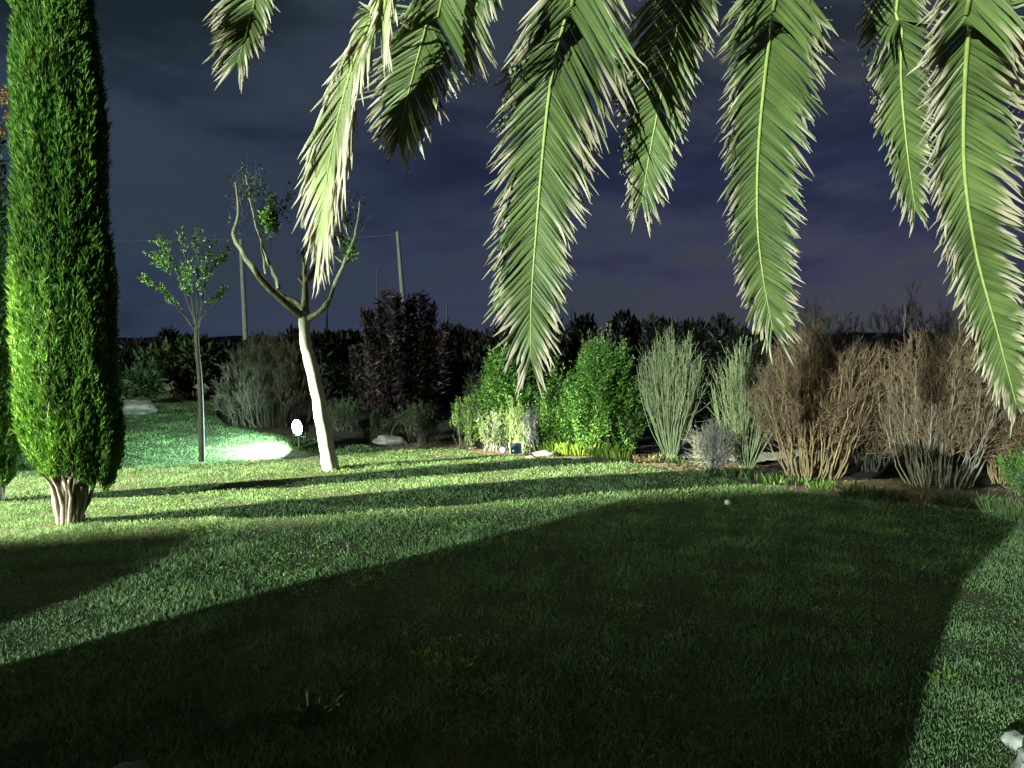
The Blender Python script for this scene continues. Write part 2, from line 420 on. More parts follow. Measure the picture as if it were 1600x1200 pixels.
def weed(px, py, n, r, mat, name, label, cat, h=.10):
    g = on(px, py)
    a = rng.random(n) * 6.28; rr = r * rng.random(n) ** .7
    Pt = np.stack([g.x + rr * np.cos(a), g.y + rr * np.sin(a), np.full(n, g.z + .01)], 1)
    D = np.stack([np.cos(a) * .6, np.sin(a) * .6, .6 + rng.random(n)], 1)
    return tag(leaves(name, Pt, D, h * .55 * (.5 + rng.random(n)), .013, mat, droop=.25), label, cat)
weed(705, 1045, 110, .10, 'lime_leaf', 'weed', 'bright green weed tuft standing out of the dark foreground lawn', 'weed')
weed(655, 1030, 40, .06, 'lime_leaf', 'weed', 'small thin yellowish weed just left of the brighter weed tuft in the lawn', 'weed', .07)
weed(480, 1120, 120, .12, 'shrub_leaf', 'weed', 'dark green leafy weed low in the shaded lawn near the bottom edge', 'weed', .12)
weed(1475, 1065, 60, .07, 'lime_leaf', 'weed', 'green weed tuft in the lit strip of lawn at the right', 'weed', .07)
# little purple flower
g = on(543, 868)
ft = thing('lawn_flower', g, 'tiny purple flower standing alone in the lit band of lawn', 'flower')
mb = MB(); mb.tube([g, g + Vector((.006, 0, .05)), g + Vector((.004, 0, .09))], .0025, 4); mb.build('stem', 'pale_stem', ft)
a = np.arange(9) * .7
leaves('petal', np.tile(np.array(g + Vector((.004, 0, .088))), (9, 1)), np.stack([np.cos(a), np.sin(a), .5 + 0 * a], 1), .026, .013, 'petal', ft)
# pale ball
g = on(1137, 791)
def sphere(name, c, r, mat, parent=None, rough=0., sq=(1, 1, 1), seed=0, nu=20, nv=12, smooth=True):
    V = []; Fc = []
    for j in range(nv + 1):
        for i in range(nu):
            th = math.pi * j / nv; ph = 2 * math.pi * i / nu
            d = Vector((math.sin(th) * math.cos(ph), math.sin(th) * math.sin(ph), math.cos(th)))
            k = 1 + rough * mn.noise(d * 1.7 + Vector((seed, seed * .7, 1))) + rough * .5 * mn.noise(d * 4.3 + Vector((seed, 3, seed)))
            V.append((c[0] + d.x * r * k * sq[0], c[1] + d.y * r * k * sq[1], c[2] + d.z * r * k * sq[2]))
    for j in range(nv):
        for i in range(nu): Fc.append([j * nu + i, (j + 1) * nu + i, (j + 1) * nu + (i + 1) % nu, j * nu + (i + 1) % nu])
    return raw(name, V, Fc, mat, parent, smooth=smooth)
bt = thing('ball', g, 'small pale yellow ball lying on the dark lawn in front of the shrubs', 'ball')
sphere('ball_shell', (g.x, g.y, g.z + .034), .034, 'ball_skin', bt)
mb = MB(); aa = np.linspace(0, 2 * math.pi, 40)
mb.tube([(g.x + .0345 * math.cos(t) * (1 - .1 * abs(math.sin(2 * t))), g.y + .0345 * math.sin(t) * .96, g.z + .034 + .010 * math.sin(2 * t)) for t in aa], .0012, 4)
mb.build('seam', 'dark_stone', bt)

# ------------------------------------------------------------------ cypresses
def cypress(cols, base_px, Yd, label, zcut=None, density=1.0, seed=0, name='cypress_tree', leafm='cypress_leaf'):
    """cols: list of (py, pxleft, pxright) at depth Yd"""
    b = on(*base_px) ; b = Vector((P(base_px[0], 600, Yd).x, Yd, H(b.x, Yd)))
    t = thing(name, b, label, 'tree', 'tall clipped cypresses')
    prof = []
    for py, l, r in cols:
        A = P(l, py, Yd); B = P(r, py, Yd); prof.append((A.z, (A.x + B.x) / 2, (B.x - A.x) / 2))
    prof.sort()
    zs = np.array([p[0] for p in prof]); cx = np.array([p[1] for p in prof]); rr = np.array([p[2] for p in prof])
    z0, z1 = zs[0], zs[-1]
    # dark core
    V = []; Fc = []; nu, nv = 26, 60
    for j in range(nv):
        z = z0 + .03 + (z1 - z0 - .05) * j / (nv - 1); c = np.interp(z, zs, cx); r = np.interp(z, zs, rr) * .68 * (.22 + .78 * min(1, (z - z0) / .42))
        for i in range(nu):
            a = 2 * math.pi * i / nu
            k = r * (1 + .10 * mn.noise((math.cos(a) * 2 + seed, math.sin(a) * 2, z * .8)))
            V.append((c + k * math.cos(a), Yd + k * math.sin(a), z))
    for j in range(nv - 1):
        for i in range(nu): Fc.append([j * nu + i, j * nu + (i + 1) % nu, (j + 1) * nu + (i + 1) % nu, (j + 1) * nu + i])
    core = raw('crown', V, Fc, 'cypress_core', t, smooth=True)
    # upright sprays
    n = int(24000 * density); z = z0 - .12 + (z1 - z0 + .12) * rng.random(n); a = rng.random(n) * 2 * math.pi
    c = np.interp(z, zs, cx); r = np.interp(z, zs, rr)
    nz_ = np.array([mn.noise((math.cos(q) * 2.6 + seed, math.sin(q) * 2.6, w * 1.1)) + .7 * mn.noise((math.cos(q) * 7 + seed, math.sin(q) * 7, w * 2.6)) for q, w in zip(a, z)])
    rad = r * (.87 + .13 * nz_) - .05 * rng.random(n) - .03; c = c + .02
    keep = (nz_ > -.95) & (z > z0 + .09 * np.clip(-np.sin(a) - .1, 0, 1) + .05 * nz_ - np.clip(np.cos(a) - .2, 0, 1) * .12); z, a, c, rad, nz_ = z[keep], a[keep], c[keep], rad[keep], nz_[keep]
    n = len(z)
    out = np.stack([np.cos(a), np.sin(a), np.zeros(n)], 1); tang = np.stack([-np.sin(a), np.cos(a), np.zeros(n)], 1)
    base = np.stack([c, np.full(n, Yd), z], 1) + out * rad[:, None]
    low = np.clip(1 - (z - z0) / .35, 0, 1)
    D = unit(out * (.22 + .25 * rng.random(n))[:, None] + tang * rng.normal(size=(n, 1)) * .22 + np.array([0, 0, 1.0]))
    Pp, Dd, LL, WW, rn = [], [], [], [], []
    Ls = .075 + .065 * rng.random(n)
    for k in range(6):
        f = k / 6.0
        Pp.append(base + D * (Ls * f * .7)[:, None] - np.array([0, 0, .05]))
        Dd.append(D + rng.normal(size=(n, 3)) * .28)
        LL.append(Ls * (.75 - .25 * f)); WW.append(np.full(n, .0075) + .006 * rng.random(n))
        rn.append(np.clip(.45 + .45 * nz_ + .25 * rng.normal(size=n), 0, 1))
    leaves('foliage', np.vstack(Pp), np.vstack(Dd), np.concatenate(LL), np.concatenate(WW), leafm, core, fold=.3, rnd=np.concatenate(rn), kind=None)['kind'] = 'stuff'
    # splayed bare stems
    mb = MB(); r0 = np.interp(z0 + .18, zs, rr)
    for k in range(48):
        an = rng.random() * 2 * math.pi; q = .45 + .5 * rng.random()
        zt = z0 + .10 + .35 * rng.random()
        ct = np.interp(zt, zs, cx)
        e = Vector((ct + math.cos(an) * r0 * q, Yd + math.sin(an) * r0 * q, zt))
        s = b + Vector((math.cos(an) * .075, math.sin(an) * .075, -.04))
        m1 = s.lerp(e, .45) + Vector((-math.cos(an) * .04 + rng.normal() * .012, -math.sin(an) * .04, .05)); m1.z += .03
        L = smooth_line([s, m1, e], 8); L[1:-1] += rng.normal(size=(6, 3)) * .008
        mb.tube(L, np.linspace(.020 + .010 * rng.random(), .008, 8), 6)
    for k in range(5):
        an = k * 1.3; mb.tube([b + Vector((math.cos(an) * .03, math.sin(an) * .03, -.05)), b + Vector((math.cos(an) * .05, math.sin(an) * .05, .16)), b + Vector((math.cos(an) * .10, math.sin(an) * .10, .42))], [.075, .055, .03], 8)
    mb.build('trunk', 'cypress_bark', t)
    return t
cypress([(-420, 66, 74), (-330, 52, 88), (-200, 38, 106), (-80, 25, 130), (0, 21, 142), (60, 19, 151), (150, 17, 162), (300, 17, 167), (420, 20, 174), (520, 23, 181),
         (620, 24, 187), (690, 30, 190), (720, 46, 188), (748, 72, 176)], (103, 818), 6.7,
        'tall bright green columnar cypress at the left with bare splayed stems at its foot')
cypress([(-420, -66, -54), (-200, -82, -30), (0, -82, -18), (300, -84, -6), (500, -80, 8), (560, -75, 17), (650, -70, 24), (700, -60, 30), (740, -40, 20)], (-18, 800), 7.6,
        'dark cypress cut off by the left edge of the picture, behind the tall bright one', density=.6, seed=5)

# ------------------------------------------------------------------ shrub builders
def leafy_shrub(name, label, cat, pxl, pxr, pyt, pyb, Yd, mat, stemmat='dark_bark', shoots=420, leaf=(.07, .024), lean=.5, group=None, lumps=4, seed=0, depth=.8, stems=9, flower=None, per=12, flat=False):
    L = P(pxl, pyb, Yd); Rr = P(pxr, pyb, Yd); top = P((pxl + pxr) / 2, pyt, Yd).z
    cx = (L.x + Rr.x) / 2; w = (Rr.x - L.x) / 2; gz = H(cx, Yd); h = top - gz
    t = thing(name, (cx, Yd, gz), label, cat, group)
    r_ = np.random.default_rng(seed + 100)
    # a few overlapping lumps
    C = [(0, 0, .50, .72, .50)]
    for k in range(lumps):
        an = r_.random() * 6.28; C.append((math.cos(an) * .48, math.sin(an) * .48, .25 + .42 * r_.random(), .42 + .16 * r_.random(), .30 + .1 * r_.random()))
    S = []; Dd = []
    for k in range(shoots):
        c = C[k % len(C)]
        d = unit(r_.normal(size=3)); q = r_.random() ** .35
        p = np.array([c[0] + d[0] * q * c[3], c[1] + d[1] * q * c[3], c[2] + d[2] * q * c[4]])
        p[2] = np.clip(p[2], .03, .93)
        S.append((cx + p[0] * w, Yd + p[1] * w * depth, gz + p[2] * h))
        Dd.append((d[0] * lean + r_.normal() * .2, d[1] * lean + r_.normal() * .2, .55 + .5 * r_.random()))
    S = np.array(S); Dd = unit(np.array(Dd)); n = len(S)
    ls = leaf[0] * 3.2 * (.6 + .8 * r_.random(n))
    tone = np.clip(.5 + .22 * r_.normal(size=n), 0, 1)
    PP, DD, LL, RN = [], [], [], []
    rv = unit(np.cross(Dd, r_.normal(size=(n, 3)))); bv = np.cross(Dd, rv)
    for k in range(per):
        f = (k + .5) / per; an = k * 2.4 + r_.random(n) * .7
        side = rv * np.cos(an)[:, None] + bv * np.sin(an)[:, None]
        PP.append(S + Dd * (ls * f)[:, None] - Dd * (ls * .5)[:, None])
        DD.append(Dd * .75 + side * (1.0 - .45 * f) + r_.normal(size=(n, 3)) * .12)
        LL.append(leaf[0] * (.7 + .5 * r_.random(n)) * (1 - .35 * f)); RN.append(np.clip(tone * .7 + .35 * f * r_.random(n) + .1 * r_.normal(size=n), 0, 1))
    LL = np.concatenate(LL)
    cr = leaves('crown', np.vstack(PP), np.vstack(DD), LL, LL * leaf[1] / leaf[0], mat, t, fold=.25, rnd=np.concatenate(RN))
    mb = MB()
    for k in range(stems):
        e = S[r_.integers(n)]; s = np.array([cx + r_.normal() * .06, Yd + r_.normal() * .06, gz - .03])
        m_ = s * .55 + e * .45; m_[2] += .1 * h; m_[:2] = s[:2] * .6 + e[:2] * .4
        mb.tube(smooth_line([s, m_, e], 7), np.linspace(.016, .005, 7), 5)
    for k in range(min(n, 160)):
        mb.tube([S[k] - Dd[k] * ls[k] * .9, S[k] + Dd[k] * ls[k] * .45], [.004, .002], 3)
    mb.build('stem', stemmat, t)['kind'] = 'stuff'
    if flower:
        k = r_.integers(n, size=flower[1]); pts = S[k] + Dd[k] * (ls[k] * .5)[:, None]
        pts = np.repeat(pts, 6, 0) + r_.normal(size=(len(pts) * 6, 3)) * .01
        leaves('blossom', pts, r_.normal(size=(len(pts), 3)) + np.array([0, -.4, .5]), .035, .02, flower[0], t)
    return t
def vase_shrub(name, label, cat, pxl, pxr, pyt, pyb, Yd, n, smat, lmat, seed, basew=.07, r0=.011, spread=1.0, leafn=10, group=None, twig=2, straight=.5, lfrom=.3, lsize=.03):
    L = P(pxl, pyb, Yd); Rr = P(pxr, pyb, Yd); top = P((pxl + pxr) / 2, pyt, Yd).z
    cx = (L.x + Rr.x) / 2; w = (Rr.x - L.x) / 2; gz = H(cx, Yd); h = top - gz
    t = thing(name, (cx, Yd, gz), label, cat, group)
    r_ = np.random.default_rng(seed); mb = MB(); mt = MB(); PP, DD = [], []
    for k in range(n):
        an = r_.random() * 6.28; q = r_.random() ** .6
        ex, ey = math.cos(an) * q * w * spread, math.sin(an) * q * w * .8
        hh = h * (.98 - .30 * q * q) * (.72 + .30 * r_.random())
        s = np.array([cx + math.cos(an) * basew * q, Yd + math.sin(an) * basew * q, gz - .02])
        e = np.array([cx + ex, Yd + ey, gz + hh])
        m1 = s + (e - s) * np.array([.42 + .12 * straight, .42, .36]); m2 = s + (e - s) * np.array([.82, .82, .66])
        Ln = smooth_line([s, m1, m2, e], 10); Ln[1:] += np.cumsum(r_.normal(size=(9, 3)) * .010, 0)
        mb.tube(Ln, np.linspace(r0 * (.7 + .5 * r_.random()), .0028, 10), 5)
        for j in range(twig):
            i = r_.integers(4, 9); d = Ln[i] - Ln[i - 1]; d /= np.linalg.norm(d)
            d2 = unit(d + r_.normal(size=3) * .35); l = .12 + .25 * r_.random()
            e2 = Ln[i] + d2 * l; e2[2] += .05
            mt.tube([Ln[i], Ln[i] * .5 + e2 * .5 + r_.normal(size=3) * .008, e2], [.0035, .003, .0018], 3)
            PP += [Ln[i] + (e2 - Ln[i]) * r_.random() for _ in range(4)]; DD += [d2 + r_.normal(size=3) * .6 for _ in range(4)]
        for j in range(leafn):
            f = lfrom + (1 - lfrom) * r_.random() ** .7; x_ = f * 9; i = min(int(x_), 8); p = Ln[i] + (Ln[i + 1] - Ln[i]) * (x_ - i)
            PP.append(p); DD.append((Ln[i + 1] - Ln[i]) / np.linalg.norm(Ln[i + 1] - Ln[i]) + r_.normal(size=3) * .5)
    mb.build('stem', smat, t)
    if twig: mt.build('twig', smat, t)['kind'] = 'stuff'
    if PP: leaves('foliage', np.array(PP), np.array(DD), lsize * (.6 + .8 * r_.random(len(PP))), lsize * .36, lmat, t)
    return t
def twiggy_shrub(name, label, cat, pxl, pxr, pyt, pyb, Yd, n, smat, tmat, seed, basew=.30, r0=.016, leafm=None, leafn=0, group=None, sub=12, lsize=.03, fine=5, fr=.0030, dome=.22):
    L = P(pxl, pyb, Yd); Rr = P(pxr, pyb, Yd); top = P((pxl + pxr) / 2, pyt, Yd).z
    cx = (L.x + Rr.x) / 2; w = (Rr.x - L.x) / 2; gz = H(cx, Yd); h = top - gz
    t = thing(name, (cx, Yd, gz), label, cat, group)
    r_ = np.random.default_rng(seed); mb = MB(); mt = MB(); ends = []
    for k in range(n):
        an = r_.random() * 6.28; q = r_.random() ** .55
        ex, ey = math.cos(an) * q * w * .86, math.sin(an) * q * w * .7
        hh = h * (.97 - dome * q * q) * (.72 + .28 * r_.random())
        s = np.array([cx + math.cos(an) * basew * q * 1.0, Yd + math.sin(an) * basew * q * .6, gz - .03])
        e = np.array([cx + ex, Yd + ey, gz + hh])
        m1 = s + (e - s) * np.array([.5, .5, .34]); m2 = s + (e - s) * np.array([.85, .85, .67])
        Ln = smooth_line([s, m1, m2, e], 12); wob = np.cumsum(r_.normal(size=(11, 3)) * .017, 0); Ln[1:] += wob
        rr = np.linspace(r0 * (.55 + .75 * r_.random()), .0035, 12); mb.tube(Ln, rr, 5)
        for j in range(sub):
            i = r_.integers(3, 11); d = unit(Ln[i] - Ln[i - 1]); d2 = unit(d * .8 + r_.normal(size=3) * .42 + np.array([0, 0, .25]))
            l = (.18 + .32 * r_.random()) * min(1, h / 1.6)
            e2 = Ln[i] + d2 * l; mid = (Ln[i] + e2) / 2 + r_.normal(size=3) * .02
            mt.tube([Ln[i], mid, e2], [.0052, .004, .0022], 3)
            for u in range(fine):
                p0 = mid + (e2 - mid) * r_.random(); d3 = unit(d2 + r_.normal(size=3) * .5 + np.array([0, 0, .2])); l3 = .07 + .16 * r_.random()
                p1 = p0 + d3 * l3
                mt.tube([p0, (p0 + p1) / 2 + r_.normal(size=3) * .01, p1], [fr, fr * .9, fr * .5], 3)
                ends.append((p0 + (p1 - p0) * r_.random(), d3))
    mb.build('stem', smat, t)['kind'] = 'stuff'; mt.build('twig', tmat, t)['kind'] = 'stuff'
    if leafm and leafn:
        k = r_.integers(len(ends), size=leafn); A = np.array([ends[i][0] for i in k]); B = np.array([ends[i][1] for i in k])
        leaves('foliage', A + r_.normal(size=A.shape) * .02, B + r_.normal(size=A.shape) * .5, lsize * (.6 + .8 * r_.random(leafn)), lsize * .4, leafm, t)
    return t

# ---- planting bed, left to right
leafy_shrub('conifer_shrub', 'small bright green pointed conifer at the left end of the planting bed', 'shrub', 694, 758, 615, 702, 11.9, 'spring_leaf', shoots=190, leaf=(.05, .012), lean=.3, lumps=2, seed=1, per=14)
leafy_shrub('flowering_shrub', 'low loose shrub with a few pale pinkish blossoms beside the small conifer', 'shrub', 738, 800, 632, 702, 11.7, 'spring_leaf', 'grey_stem', shoots=120, leaf=(.05, .016), lean=.4, seed=2, flower=('white_petal', 16), per=10)
leafy_shrub('yellow_green_shrub', 'yellow green fine-leaved shrub right behind the two small spotlights', 'shrub', 778, 845, 618, 702, 11.5, 'spring_leaf', 'pale_stem', shoots=130, leaf=(.055, .012), lean=.35, seed=3, per=10)
leafy_shrub('silver_shrub', 'small silvery grey shrub between the yellow green shrub and the big leafy bushes', 'shrub', 812, 850, 630, 704, 11.25, 'silver_leaf', 'grey_stem', shoots=70, leaf=(.05, .014), lean=.4, seed=4, per=9, flower=('white_petal', 8))
leafy_shrub('laurel_bush', 'dark green upright bush partly behind the tip of the longest middle palm frond', 'bush', 738, 862, 538, 700, 12.4, 'shrub_leaf', shoots=620, leaf=(.085, .030), lean=.45, seed=5, lumps=6, per=11)
leafy_shrub('laurel_bush', 'mid green bush in the middle of the leafy group, with a dark hollow under it', 'bush', 822, 922, 560, 692, 12.0, 'shrub_leaf', shoots=480, leaf=(.085, .030), lean=.45, seed=6, lumps=6, per=11)
leafy_shrub('laurel_bush', 'largest and brightest leafy green bush, left of the vase shaped pale shrub', 'bush', 872, 1012, 526, 714, 11.3, 'shrub_leaf', shoots=1150, leaf=(.085, .030), lean=.45, seed=7, lumps=8, per=12)
vase_shrub('tall_green_shrub', 'thin olive green shrub whose top rises behind the largest leafy bush', 'shrub', 900, 985, 482, 690, 13.2, 60, 'dark_bark', 'olive_leaf', 8, leafn=34, lsize=.06, twig=3)
for k, (px, dy) in enumerate(((848, 704), (868, 706), (888, 708), (908, 709), (930, 711), (952, 713), (972, 715))):
    g = on(px, dy + 3); n = 60; a = rng.random(n) * 6.28; rr = .13 * rng.random(n) ** .5
    o = leaves('lily_clump', np.stack([g.x + rr * np.cos(a), g.y + rr * np.sin(a), np.full(n, g.z)], 1), np.stack([np.cos(a) * .45, np.sin(a) * .45, np.ones(n)], 1), .15 + .13 * rng.random(n), .020, 'lime_leaf', droop=.12)
    tag(o, 'lime green strap-leaved clump, %s in the row along the front of the bed' % ORD[k], 'plant', 'lime green clumps edging the bed')
vase_shrub('vase_shrub', 'vase shaped shrub of many pale green upright stems fanning from one foot', 'shrub', 998, 1098, 500, 711, 11.0, 210, 'pale_stem', 'pale_leaf', 21, basew=.09, r0=.0095, leafn=16, lfrom=.35, lsize=.030, twig=4)
twiggy_shrub('grey_shrub', 'low silvery lavender grey twiggy shrub between the two vase shaped shrubs', 'shrub', 1080, 1150, 672, 745, 9.6, 40, 'grey_stem', 'grey_stem', 22, basew=.06, r0=.006, sub=7, fine=4, leafm='silver_leaf', leafn=300, lsize=.03)
vase_shrub('vase_shrub', 'second vase shaped shrub, greyer and leaning left against the brown twiggy shrub', 'shrub', 1108, 1225, 520, 732, 10.0, 130, 'pale_stem', 'pale_leaf', 23, basew=.08, r0=.0085, leafn=12, twig=4, lfrom=.35, lsize=.03)
twiggy_shrub('brown_shrub', 'large brown bare twiggy shrub right of the second vase shaped shrub', 'shrub', 1178, 1362, 500, 752, 9.3, 66, 'brown_stem', 'red_twig', 24, basew=.34, r0=.0100, sub=13, fine=5, leafm='brown_leaf', leafn=1500, lsize=.028)
twiggy_shrub('brown_shrub', 'big dark brown twiggy shrub at the right with pale stems rising from behind a shadow', 'shrub', 1350, 1585, 505, 768, 8.7, 62, 'grey_stem', 'red_twig', 25, basew=.40, r0=.0100, sub=12, fine=5, leafm='brown_leaf', leafn=1500, lsize=.028)
twiggy_shrub('russet_bush', 'low russet brown bush filling the gap between the two brown twiggy shrubs', 'bush', 1300, 1420, 600, 745, 9.9, 40, 'dark_twig', 'red_twig', 26, basew=.25, r0=.008, sub=10, fine=6, leafm='brown_leaf', leafn=1600, lsize=.03)
twiggy_shrub('russet_bush', 'russet brown bush under the tip of the lowest palm frond at the right', 'bush', 1510, 1640, 610, 760, 8.9, 36, 'brown_stem', 'red_twig', 27, basew=.25, r0=.008, sub=10, fine=5, leafm='brown_leaf', leafn=1600, lsize=.03)
leafy_shrub('green_bush', 'dark green bush with two pale bent stems at the right edge of the picture', 'bush', 1560, 1680, 690, 790, 8.0, 'shrub_leaf', 'grey_stem', shoots=260, leaf=(.07, .02), seed=28, lumps=4)
for k, (px, py) in enumerate(((1150, 748), (1180, 752), (1212, 757), (1245, 760), (1280, 765), (1320, 768), (1355, 772))):
    g = on(px, py); n = 46; a = rng.random(n) * 6.28; rr = .16 * rng.random(n) ** .5
    o = leaves('lily_clump', np.stack([g.x + rr * np.cos(a), g.y + rr * np.sin(a), np.full(n, g.z)], 1), np.stack([np.cos(a) * .4, np.sin(a) * .4, np.ones(n)], 1), .09 + .10 * rng.random(n), .016, 'olive_leaf' if k % 2 else 'shrub_leaf', droop=.12)
    tag(o, 'short green grassy tuft, %s in the row below the brown shrubs' % ORD[k], 'plant', 'green tufts under the brown shrubs')
for k, (px, py) in enumerate(((1560, 800), (1590, 806), (1622, 806))):
    g = on(px, py); n = 90; a = rng.random(n) * 6.28; rr = .2 * rng.random(n) ** .5
    o = leaves('grass_tuft', np.stack([g.x + rr * np.cos(a), g.y + rr * np.sin(a), np.full(n, g.z)], 1), np.stack([np.cos(a) * .5, np.sin(a) * .5, np.ones(n)], 1), .12 + .08 * rng.random(n), .010, 'olive_leaf', droop=.1)
    tag(o, 'greyish grass tuft, %s of three at the right end of the lawn edge' % ORD[k], 'plant', 'greyish tufts at the right lawn edge')

# dry litter and low cover in the bed
n = 9000; xx = rng.random(n) * 12 - 4; yy = 6.5 + rng.random(n) * 8; k = inside(BED, xx, yy); xx, yy = xx[k], yy[k]; n = len(xx)
tag(leaves('leaf_litter', np.stack([xx, yy, height(xx, yy) + .012], 1), rng.normal(size=(n, 3)) * [1, 1, .35] + [0, 0, .1], .03 + .03 * rng.random(n), .018, 'brown_leaf'), kind='stuff')
LOW = ((1035, 722, .10, 'olive_leaf'), (1062, 730, .13, 'dark_shrub_leaf'), (1092, 745, .12, 'olive_leaf'), (1125, 748, .15, 'dark_shrub_leaf'), (1010, 722, .08, 'brown_leaf'), (1340, 782, .12, 'dark_shrub_leaf'), (1390, 786, .15, 'dark_shrub_leaf'), (1440, 790, .13, 'brown_leaf'), (1490, 795, .16, 'dark_shrub_leaf'), (1530, 790, .15, 'olive_leaf'))
for k, (px, py, hh, mt_) in enumerate(LOW):
    g = on(px, py); n = 130; a = rng.random(n) * 6.28; rr = .17 * rng.random(n) ** .5
    o = leaves('ground_cover_plant', np.stack([g.x + rr * np.cos(a), g.y + rr * np.sin(a) * .7, g.z + rng.random(n) * hh * .6], 1), np.stack([np.cos(a) * .6, np.sin(a) * .6, .4 + rng.random(n)], 1), .05 + .06 * rng.random(n), .014, mt_)
    tag(o, 'low dim plant on the bed edge, %s in the row before the shrubs' % (ORD[k] if k < 7 else ('eighth from left', 'ninth from left', 'rightmost')[k - 7]), 'plant', 'low plants along the bed edge')

# ---- round dark shrub beside the lamp and the dark conifer group
twiggy_shrub('round_shrub', 'large rounded twiggy shrub standing behind the lit floodlight', 'shrub', 338, 512, 520, 676, 15.6, 120, 'dark_twig', 'dark_twig', 31, basew=.8, r0=.012, sub=12, fine=5, fr=.005, dome=.55, leafm='dark_shrub_leaf', leafn=3200, lsize=.04)
leafy_shrub('low_bush', 'small green bush growing against the left side of the rounded twiggy shrub', 'bush', 330, 400, 575, 672, 15.9, 'dark_shrub_leaf', shoots=220, leaf=(.07, .02), seed=32)
def spiky_conifer(pxl, pxr, pyt, pyb, Yd, label, seed, nc=13):
    L = P(pxl, pyb, Yd); Rr = P(pxr, pyb, Yd); cx = (L.x + Rr.x) / 2; w = (Rr.x - L.x) / 2; gz = H(cx, Yd); top = P((pxl + pxr) / 2, pyt, Yd).z
    t = thing('dark_conifer', (cx, Yd, gz), label, 'tree'); r_ = np.random.default_rng(seed)
    mb = MB(); PP, DD, LL = [], [], []
    for k in range(nc):
        u = -1 + 2 * (k + .5) / nc + r_.normal() * .05; v = r_.normal() * .35
        hz = (top - gz) * (1 - .38 * abs(u) ** 2.0) * (.84 + .16 * r_.random())
        e = np.array([cx + u * w * .85, Yd + v, gz + hz]); s = np.array([cx + u * w * .25, Yd + v * .3, gz - .05])
        Ln = smooth_line([s, s * .5 + e * .5 + np.array([u * .15, 0, -.1 * hz]), e], 12); mb.tube(Ln, np.linspace(.04, .008, 12), 5)
        for j in range(420):
            f = .12 + .88 * r_.random(); x_ = f * 11; i = min(int(x_), 10); p = Ln[i] + (Ln[i + 1] - Ln[i]) * (x_ - i)
            rad = (.34 * (1.05 - f) + .05) ; d = unit(r_.normal(size=3) * np.array([1, 1, .3]) + np.array([0, 0, .9]))
            q = unit(r_.normal(size=3)) * rad * r_.random() ** .5
            for m_ in range(3):
                PP.append(p + q + r_.normal(size=3) * .03); DD.append(d + r_.normal(size=3) * .3); LL.append(.10 + .10 * r_.random())
    mb.build('trunk', 'black_twig', t)
    leaves('crown', np.array(PP), np.array(DD), np.array(LL), .032, 'conifer_leaf', t)
spiky_conifer(538, 722, 446, 640, 16.5, 'dark reddish black conifer clump with spiky tops in front of the tall pale pole', 41, 15)

# ---- rough strip behind the lamp
for k, (a_, b_, tp, bt_, Y_, lab) in enumerate(((500, 570, 622, 668, 15.0, 'low dark grassy bush just right of the white trunk'), (560, 640, 632, 690, 13.8, 'dark ragged low bush in front of the dark conifer clump'),
        (620, 705, 628, 690, 13.2, 'dark grey green low bush left of the planting bed'), (720, 765, 585, 632, 15.5, 'small dark green rounded bush behind the small bright conifer'))):
    leafy_shrub('low_bush', lab, 'bush', a_, b_, tp, bt_, Y_, 'dark_shrub_leaf', 'dark_twig', shoots=200, leaf=(.08, .016), lean=.4, seed=50 + k, per=9)
g = on(535, 668)
o = leaves('strap_plant', np.tile(np.array(g), (40, 1)) + rng.normal(size=(40, 3)) * [.12, .08, 0], rng.normal(size=(40, 3)) * .35 + [0, 0, 1], .25 + .2 * rng.random(40), .03, 'pale_leaf', droop=.1)
tag(o, 'small pale strap-leaved plant catching light right of the white trunk', 'plant')
g = on(548, 660)
def rock(px, py, r, label, mat='stone', seed=0, sq=(1, .8, .6), sink=.3, group=None):
    g = on(px, py); o = sphere('stone', (0, 0, 0), r, mat, None, .35, sq, seed, 22, 14)
    o.location = (g.x, g.y, g.z + r * sq[2] * (1 - sink)); tag(o, label, 'stone', group); return o
rock(610, 694, .30, 'flat dull brown stone at the far lawn edge under the dark conifer clump', 'dark_stone', 3, (1, .6, .3))
for k, (px, py) in enumerate(((222, 640), (262, 612), (290, 609), (318, 611), (345, 620), (205, 648))):
    rock(px, py, .24 + .08 * (k % 3), 'pale rock, %s in the line along the far lawn behind the thin tree' % ('second leftmost', 'third from left', 'fourth from left', 'fifth from left', 'rightmost', 'leftmost')[k], 'dark_stone', 10 + k, (1.2, .8, .5), group='pale rocks edging the far lawn')
rock(828, 718, .075, 'small dark stone at the bed edge in front of the small spotlights', 'dark_stone', 30, (1.1, .6, .45))
rock(852, 712, .16, 'flat pale pinkish stone between the small spotlights and the lime green clumps', 'dark_stone', 31, (1.2, .6, .3), sink=.45)

# ---- stones round the viewer
rock(1594, 1172, .06, 'pale grey stone at the bottom right corner, lying highest of the three', 'stone', 61, (.9, 1.2, .6), sink=.3)
rock(1640, 1236, .12, 'large pale grey stone cut off by the bottom right corner', 'stone', 62, (1.0, 1.0, .6), sink=.3)
rock(1655, 1140, .10, 'pale stone at the right edge beside the black gap in the grass', 'stone', 63, (.8, 1.1, .7), sink=.3)
rock(205, 1222, .075, 'small pale stone just showing at the bottom edge, at the left', 'dark_stone', 64, (1.2, .8, .5))

